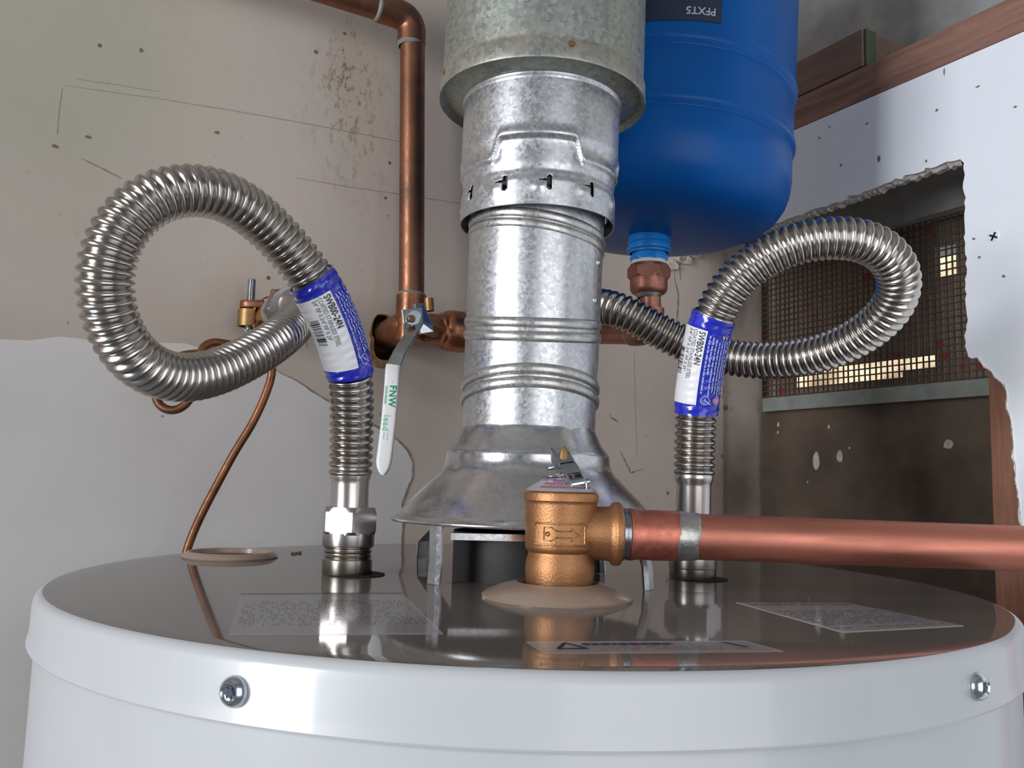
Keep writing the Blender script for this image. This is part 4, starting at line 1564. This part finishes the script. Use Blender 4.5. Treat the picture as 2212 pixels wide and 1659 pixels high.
# ================================================================== DISCHARGE PIPE
dp_c = oc + axis_r * xr
dp = thing('discharge_pipe', 'bright copper discharge pipe running right from the bronze valve', 'pipe', dp_c)
kx = 1.0
rad_px = lambda n_px, Y: n_px * Y / F_PX / 2
mb = MB()
pr = [(.0105, -.004)]
z_ = -.001
while z_ < .0052:
    pr += [(.0116, z_), (.0127, z_ + .0008), (.0116, z_ + .0016)]
    z_ += .0017
mb.lathe(dp_c, pr, axis_r, (0, 0, 1), 48).build('threaded_end', 'zinc', dp, smooth=30)
xa = P(1345, 1156, TPY)[0]
xo = lambda px: (P(px, 1158, TPY)[0] - dp_c[0]) / axis_r[0]
mb = MB().lathe(dp_c, [(.0116, xo(1357)), (.0124, xo(1359)), (.0126, xo(1362)), (.0124, xo(1368)), (.0121, xo(1374)), (.0119, xo(1380)), (.0120, xo(1394)), (.0122, xo(1404)), (.0121, xo(1455)), (.0121, xo(1465)), (.0112, xo(1466))], axis_r, (0, 0, 1), 56)
mb.build('male_adapter', 'cop_red', dp, smooth=40)
rows = []
tq = np.arange(56) * 2 * PI / 56
u_ = norm(np.array([0, 0, 1]) - axis_r * axis_r[2])
w_ = np.cross(axis_r, u_)
for k_, (px, r) in enumerate(((1461, .0123), (1467, .0124), (1475, .0119), (1490, .01165), (1502, .01155), (1506, .01112))):
    jit = np.sin(2 * tq + 1) * .0006 + np.sin(5 * tq + .7) * .0003 + rng.normal(0, .00018, 56) if k_ in (0, 4, 5) else np.zeros(56)
    rows.append([dp_c + axis_r * (xo(px) + jit[i] * 1.6) + r * (u_ * math.cos(t) + w_ * math.sin(t)) for i, t in enumerate(tq)])
MB().grid(rows, True).build('solder_joint', 'solder', dp, smooth=50)
pl = [dp_c + axis_r * xo(1455), dp_c + axis_r * xo(1560), dp_c + axis_r * .33]
elbow_c = dp_c + axis_r * .285
path = fillet([dp_c + axis_r * xo(1456), elbow_c, elbow_c + np.array([0, 0, -1.25])], .024, 14)
MB().tube(path, .01113, 48).build('pipe', 'cop_new', dp, smooth=60)
ring_c = dp_c + axis_r * xo(1530)

# ================================================================== COPPER SUPPLY PIPE
PY = .735
pc_b = P(886, 704, PY)
pc_t = P(896, 40, PY)
pc_t = np.array([pc_b[0] + (P(891, 60, PY)[0] - pc_b[0]) * 1.02, PY, pc_t[2]])
cp = thing('copper_pipe', 'brown aged copper pipe rising up the back wall to an elbow at the top', 'pipe', pc_b)
top_l = pc_t + TB * -.775
MB().tube(fillet([pc_b + np.array([0, 0, .028]), pc_t, top_l], .017, 12), .0111, 40).build('riser', 'cop_old', cp, smooth=60)
ztop_e = P(892, 98, PY)[2]
xe_ = np.array([pc_t[0] - .0003, PY, 0])
MB().tube(fillet([np.array([xe_[0], PY, ztop_e + .001]), pc_t, pc_t + TB * -.034], .0165, 12), .0127, 40).build('elbow', 'cop_old', cp, smooth=60)
MB().lathe((xe_[0], PY, ztop_e - .0022), [(.0111, 0), (.0124, .0016), (.0127, .0036)], seg=40).build('solder_ring', 'verdigris', cp)
cl = pc_t + TB * -.034
MB().lathe(cl, [(.0128, -.001), (.0122, .0010), (.0111, .0022)], -TB, (0, 0, 1), 40).build('solder_ring', 'verdigris', cp)
# tee at the bottom, stub into the wall
MB().tube(np.array([pc_b - np.array([0, 0, .0135]), pc_b + np.array([0, 0, .027])]), .0130, 40).build('tee_body', 'cop_mix', cp, smooth=50)
ztee = P(886, 630, PY)[2]
MB().lathe((pc_b[0], PY, pc_b[2] + .0265), [(.0131, -.0006), (.0122, .0016), (.0111, .0028)], seg=40).build('solder_ring', 'verdigris', cp)
wall_end = stub_wall + NB * .040
sdir = norm(stub_wall - pc_b)
MB().tube(fillet([pc_b + TB * .022, pc_b + TB * -.004 + sdir * .002, wall_end], .010, 8), .0128, 40).build('stub', 'cop_mix', cp, smooth=60)

# ball valve on the tee
bvz = pc_b + TB * .022
vl = thing('ball_valve', 'brass ball valve with a long white vinyl lever hanging on the copper tee', 'valve', bvz)
MB().lathe(bvz, [(.0118, -.006), (.0132, -.004), (.0132, .004), (.0150, .006), (.0150, .009), (.0172, .011), (.0184, .016), (.0186, .026), (.0180, .033), (.0165, .036), (.0165, .042), (.0150, .043), (.0120, .044)], TB, (0, 0, 1), 48).build('body', 'cop_mix', vl, smooth=35)
MB().lathe(bvz + TB * .044, [(.0140, -.001), (.0172, .0), (.0178, .003), (.0174, .006), (.0150, .008), (.0120, .010)], TB, (0, 0, 1), 48, cap1=True).build('union_collar', 'galv_bead', vl, smooth=35)
# bonnet and stem towards the room
Nr = -NB
stem0 = P(893, 690, PY - .030)
bon = bvz + TB * .010
hub = P(888, 694, .690)
MB().tube(np.array([bon + TB * -.004, bon * .4 + hub * .6, hub]), [.0085, .0080, .0062], 24).build('stem', 'brass', vl)
MB().tube(np.array([P(928, 672, .712), P(926, 645, .712)]), .0040, 16).build('stop_lug', 'brass', vl)
# lever: flat strap from hub, kinked outwards, dipped grip at the end
lp = [P(890, 668, .686), P(893, 700, .684), P(884, 728, .672), P(862, 764, .655), P(852, 790, .648), P(851, 800, .648)]
lp = np.array(lp)
def strap(pts, half, thick, mb_, wdir=None):
    T, N, B = frames(np.array(pts), ref=(0, -1, .2))
    rows_ = []
    for i, p in enumerate(pts):
        h_ = half[i] if hasattr(half, '__len__') else half
        s_ = norm(np.cross(T[i], N[i]))
        rows_.append([p + s_ * h_ + N[i] * thick, p - s_ * h_ + N[i] * thick, p - s_ * h_ - N[i] * thick, p + s_ * h_ - N[i] * thick])
    mb_.grid(rows_, True)
    mb_.add(rows_[0], [(3, 2, 1, 0)])
    mb_.add(rows_[-1], [(0, 1, 2, 3)])
    return mb_


mb = strap(lp, [.0085, .0080, .0050, .0050, .0052, .0052], .0013, MB())
lever = mb.build('lever', 'zinc', vl, smooth=0, bevel=.0006)
mb = MB()
tabs = [P(905, 664, .684), P(932, 704, .690)]
mb.prism([P(896, 655, .688), P(914, 655, .690), P(935, 702, .692), P(938, 717, .692), P(908, 722, .688), P(900, 690, .684)], NB * .004).build('lever_bracket', 'zinc', lever, smooth=0, bevel=.0006)
hex_nut(P(886, 690, .690) - NB * .004, Nr, (0, 0, 1), .0068, .006, 'zinc', vl, 'stem_nut')
MB().lathe(P(886, 690, .680) - NB * .000, [(.0032, 0), (.0032, .0035), (.0026, .0042), (0, .0042)], Nr, (0, 0, 1), 16).build('stem_end', 'brass', vl)
gp = [P(850, 790, .648), P(848.5, 797, .6475), P(846, 840, .645), P(840, 910, .641), P(833, 970, .638), P(829, 1000, .637), P(828, 1017, .6365), P(827.5, 1026, .6365)]
gp = resample(np.array(gp), 30)
gd = arclen(gp)
T, N, B = frames(gp, ref=(0, -1, .1))
mb = MB()
rows = []
for i, p in enumerate(gp):
    f = gd[i] / gd[-1]
    hw_ = .0056 + .0002 * f
    if f > .86:
        hw_ = .0058 * math.sqrt(max(.05, 1 - ((f - .86) / .14) ** 2))
    th = .0032
    s_ = norm(np.cross(T[i], N[i]))
    rows.append([p + s_ * hw_ * np.sign(math.cos(a)) * abs(math.cos(a)) ** .45 + N[i] * th * np.sign(math.sin(a)) * abs(math.sin(a)) ** .6 for a in np.arange(24) * 2 * PI / 24])
mb.grid(rows, True)
mb.add(rows[0], [tuple(range(24))])
mb.add(rows[-1], [tuple(range(24))[::-1]])
grip = mb.build('lever_grip', 'white_grip', vl, smooth=50, label='white vinyl grip with green print')


def grip_text(body_, size, f0, v0, mt, nm='lettering', bold=0.0):
    vs, fs = text2d(body_, size, bold=bold, space=1.12)
    pts = []
    for x, y in vs:
        s = f0 * gd[-1] + x
        p = np.array([np.interp(s, gd, gp[:, j]) for j in range(3)])
        i = int(np.clip(np.searchsorted(gd, s), 1, len(gp) - 1))
        s_ = norm(np.cross(T[i], N[i]))
        if s_[0] < 0:
            s_ = -s_
        pts.append(p + s_ * (y + v0) + N[i] * .00335)
    MB().add(pts, fs).build(nm, mt, grip, smooth=0, recalc=False)


grip_text('FNW', .0070, .195, -.0008, 'green', bold=.00020)
grip_text('lead', .0068, .47, -.0036, 'green_pale', bold=.00020)
grip_text('- -', .0052, .155, -.0004, 'green_pale')
mb = MB()
for (f0, f1, v) in ((.63, .70, .0004), (.63, .69, -.0024), (.20, .37, -.0034), (.20, .37, -.0042)):
    for (fa, fb) in ((f0, (f0 + f1) / 2 - .004), ((f0 + f1) / 2, f1)):
        q4 = []
        for f, vv in ((fa, v), (fb, v), (fb, v + .0006), (fa, v + .0006)):
            s = f * gd[-1]
            p = np.array([np.interp(s, gd, gp[:, j]) for j in range(3)])
            i = int(np.clip(np.searchsorted(gd, s), 1, len(gp) - 1))
            s_ = norm(np.cross(T[i], N[i]))
            if s_[0] < 0:
                s_ = -s_
            q4.append(p + s_ * vv + N[i] * .0033)
        mb.add(q4, [(0, 1, 2, 3)])
mb.build('fine_print', 'green_pale', grip, smooth=0, recalc=False, kind='stuff')

# ================================================================== EXPANSION TANK
TY = .650
tb_ = P(1403, 527, TY)
tx = P(1403, 460, TY)[0]
z_neck = P(1403, 520, TY - .02)[2]
tank = thing('expansion_tank', 'blue steel expansion tank mounted upright behind the vent pipe', 'tank', (tx, TY, P(1403, 565, TY)[2]))
tlean = (P(1423, 10, TY) - P(1403, 520, TY))
tlean = norm([0.045, 0, 1])
RT = .1045
zt0 = P(1403, 515, TY)[2]
q1 = P(1403, 206, TY - RT)[2] - zt0
q2 = P(1403, 74, TY - RT)[2] - zt0


def hoop(z_):
    return [(RT - .0004, z_ - .0062), (RT - .0014, z_ - .0048), (RT - .0010, z_ - .0036), (RT + .0014, z_ - .0018), (RT + .0019, z_), (RT + .0016, z_ + .0030), (RT + .0004, z_ + .0050), (RT, z_ + .0062)]


prof = [(.0, .0), (.030, .0004), (.058, .0026), (.077, .0064), (.0890, .0115), (.0965, .0178), (.1010, .0250), (.1035, .0330), (RT, .0420)] + hoop(q1) + hoop(q2) + [(RT, .30), (.098, .325), (.06, .345), (0, .352)]
tko = np.array([tx, TY, zt0])
MB().lathe(tko, prof, tlean, (0, -1, 0), 128).build('shell', 'blue', tank, smooth=40)
# neck
zn = lambda py: P(1403, py, TY - .014)[2] - zt0
MB().lathe(tko, [(.016, .004), (.0165, zn(516)), (.0150, zn(518)), (.0152, zn(524)), (.0172, zn(526)), (.0172, zn(532)), (.0150, zn(534)), (.0150, zn(538))], (0, 0, 1), (0, -1, 0), 40).build('neck', 'blue_neck', tank, smooth=30)
nh = []
o = hex_nut(np.array([tx, TY, zt0 + zn(556)]), (0, 0, 1), (0.2, -1, 0), .0150, zn(536) - zn(556), 'blue_neck', tank, 'neck_hex')
MB().lathe(tko, [(.0128, zn(566)), (.0132, zn(562)), (.0136, zn(555))], seg=32).build('thread_tape', 'tape', tank)
# label on the shell (upside down tank: the print is inverted)
def tank_pt(a, z_, off):
    u_ = norm(np.array([0, -1.0, 0]))
    w_ = np.array([1.0, 0, 0])
    return tko + tlean * z_ + (RT + off) * (math.sin(a) * w_ + math.cos(a) * u_)


def tank_uv(px, py):
    """angle and height on the shell under a pixel"""
    v = ray(px, py)
    tt = np.linspace(.45, .75, 6000)
    pts = CAM + np.outer(tt / v[1], v)
    rel = pts - tko
    ax_ = rel @ tlean
    rd = np.linalg.norm(rel - np.outer(ax_, tlean), axis=1)
    i = int(np.argmax(rd < RT))
    a = math.atan2(rel[i][0] - tlean[0] * ax_[i], -rel[i][1])
    return a, ax_[i]


aR, zL0 = tank_uv(1557, 55)
_, zmid_ = tank_uv(1420, 62)
al = np.linspace(aR - 1.9, aR, 40)
mb = MB()
mb.grid([[tank_pt(a, z_, o_) for a in al] for z_, o_ in ((zL0, 0), (zL0, .0006), (zL0 + .10, .0006), (zL0 + .10, 0))], False)
tl = mb.build('label', 'navy', tank, smooth=40, label='dark navy label with inverted grey lettering')
aT, zT = tank_uv(1546, 24)
aT2, _ = tank_uv(1481, 36)
vs, fs = text2d('PFXT5', .0115, maxedge=.003, bold=.0002)
wtxt = vs[:, 0].max()
kk = (aT - aT2) * RT / wtxt
zt1 = tank_uv(1500, 17)[1]
pts = [tank_pt(aT - x * kk / RT, zt1 - y * (kk if abs(kk) < 1.6 else 1.0), .0009) for x, y in vs]
MB().add(pts, fs).build('lettering', 'print_grey', tl, smooth=0, recalc=False)

# ================================================================== COPPER BRANCH BELOW THE TANK
br_c = np.array([tx, TY, P(1405, 600, TY)[2]])
br = thing('copper_branch', 'dull pink copper adapter and pipe under the blue tank ending behind the vent', 'pipe', br_c)
zq = lambda py, d=.014: P(1403, py, TY - d)[2]
hex_nut(np.array([tx, TY, zq(594)]), (0, 0, 1), (.35, -1, 0), .0166, zq(563) - zq(594), 'cop_dull', br, 'adapter_hex')
MB().lathe((tx, TY, 0), [(.0092, zq(630)), (.0128, zq(625)), (.0143, zq(618)), (.0145, zq(600)), (.0142, zq(592)), (.0142, zq(588))], seg=40).build('adapter', 'cop_dull', br, smooth=40)
MB().lathe((tx, TY, 0), [(.0085, zq(639, .009)), (.0108, zq(631, .009)), (.0115, zq(624, .009))], seg=32).build('solder_ring', 'solder', br)
tx2 = tx + .0022
el = np.array([P(1408, 722, TY)[0], TY, P(1408, 722, TY)[2]])
far = P(1215, 722, .738)
MB().tube(fillet([np.array([tx + .001, TY, zq(622)]), el, far], .018, 12), .0081, 32).build('pipe', 'cop_dull', br, smooth=60)
d_ = norm(far - el)
MB().tube(fillet([el + np.array([0, 0, .020]), el, el + d_ * .022], .0165, 10), .0093, 32).build('elbow', 'cop_dull', br, smooth=60)
MB().lathe(el + d_ * .022, [(.0094, -.0008), (.0092, .0008), (.0082, .0020)], d_, (0, 0, 1), 32).build('solder_ring', 'solder', br)

# ================================================================== WALL STUB, GROUND CLAMP, BARE WIRE
nut_out = nutp + (NB * .8 + dirw * 0) * .0
stub0 = onback(566, 700, -.010)
stb = thing('wall_stub', 'short copper stub leaving the back wall at the end of the left hose', 'pipe', onback(566, 700))
ad_ = norm(hubL - stub0)
Lst = np.linalg.norm(hubL - stub0)
MB().tube(np.array([stub0, hubL]), .0122, 36).build('stub', 'cop_mix', stb, smooth=60)
MB().lathe(stub0, [(.0125, Lst * .80), (.0140, Lst * .82), (.0144, Lst * .86), (.0144, Lst * .97), (.0138, Lst * .99)], ad_, (0, 0, 1), 40).build('coupling', 'galv_bead', stb, smooth=40)

ck_c = stub0 + ad_ * (Lst * .42)
cy_ = ck_c[1]
gc = thing('ground_clamp', 'bronze grounding clamp with an upright zinc bolt on the left wall stub', 'clamp', ck_c)
bx = P(541, 660, cy_)
mb = MB()
zlo, zhi = P(541, 714, cy_)[2], P(541, 604, cy_)[2]
pr = []
z_ = zlo
while z_ < zhi:
    pr += [(.0029, z_), (.0033, z_ + .00045), (.0029, z_ + .0009)]
    z_ += .0009
mb.lathe((bx[0], cy_, 0), pr, seg=20, cap1=True).build('bolt', 'zinc', gc, smooth=30)
MB().lathe((bx[0], cy_, zlo), [(0, -.0030), (.0030, -.0028), (.0052, -.0014), (.0056, .0), (.0030, .0004)], seg=24).build('bolt_head', 'zinc', gc)
# upper jaw: ear round the bolt and arm over the stub
zj = P(541, 659, cy_)[2]
ear = np.array([bx[0], cy_, zj])
rows = []
for z_, k_ in ((-.0030, .93), (-.0018, 1.0), (.0018, 1.0), (.0030, .93)):
    rows.append([ear + np.array([(.0085 * k_ * math.cos(a)) + (.0075 if math.cos(a) > 0 else 0), .0078 * k_ * math.sin(a), z_]) for a in np.arange(28) * 2 * PI / 28])
mb = MB().grid(rows, True)
mb.add(rows[0], [tuple(range(28))[::-1]])
mb.add(rows[-1], [tuple(range(28))])
j0 = ear + np.array([.012, 0, .000])
j1 = ck_c + np.array([-.004, 0, .0150])
j2 = ck_c + np.array([.006, -.002, .0155])
mb.tube(resample(np.array([j0, j0 + np.array([.003, 0, .0005]), j1 + np.array([-.004, 0, -.004]), j1, j2]), 14), [.0033] * 14, 14)
mb.build('upper_jaw', 'cop_old', gc, smooth=40)
MB().lathe(j2 + np.array([-.004, 0, .001]), [(.0034, 0), (.0034, .006), (.0026, .0072), (0, .0074)], (.2, -.2, 1), seg=16).build('wire_screw', 'cop_mix', gc)
zk = P(541, 688, cy_)[2]
mb = MB()
lj = []
for a in np.linspace(PI * .55, PI * 1.75, 16):
    lj.append(np.array([bx[0] - .0005 + .0078 * math.cos(a), cy_ + .0066 * math.sin(a), zk]))
lj = [np.array([bx[0] + .012, cy_ + .007, zk + .002])] + lj
rows = [[p + np.array([0, 0, .0068]), p + np.array([0, 0, .0068]) + norm(p - np.array([bx[0], cy_, zk])) * .0013, p - np.array([0, 0, .0068]) + norm(p - np.array([bx[0], cy_, zk])) * .0013, p - np.array([0, 0, .0068])] for p in lj]
mb.grid(rows, True)
mb.build('lower_jaw', 'brass', gc, smooth=30)
rows = []
for a in np.linspace(PI * .75, PI * 2.0, 14):
    c = ck_c + np.array([.0145 * math.cos(a), 0, .0145 * math.sin(a)])
    rows.append([c + np.array([0, -.006, 0]), c + np.array([0, .006, 0]), c * .9 + ck_c * .1 + np.array([0, .006, 0]), c * .9 + ck_c * .1 + np.array([0, -.006, 0])])
MB().grid(rows, True).build('lower_saddle', 'brass', gc, smooth=30)

wy = .640
wp_ = [P(560, 700, .665), P(545, 728, .650), P(505, 745, .630), P(462, 738, .620), P(436, 752, .615), P(430, 790, .612), P(420, 840, .610), P(402, 874, .608), P(374, 888, .607), P(346, 878, .607), P(336, 852, .608),
       P(350, 800, .612), P(385, 770, .618), P(440, 762, .626), P(520, 752, .634), P(575, 765, .640), P(588, 800, .642), P(574, 852, .641), P(545, 915, .640), P(508, 975, .638), P(470, 1045, .636), P(436, 1110, .634), P(412, 1165, .632), P(398, 1215, .631), P(394, 1300, .631)]
wpath = spline(wp_, 500, 1)
gw = thing('ground_wire', 'bare brown copper wire looping behind the left hose and down behind the heater', 'wire', wpath[-1])
MB().tube(wpath, .0031, 14).build('wire', 'cop_wire', gw, smooth=60)
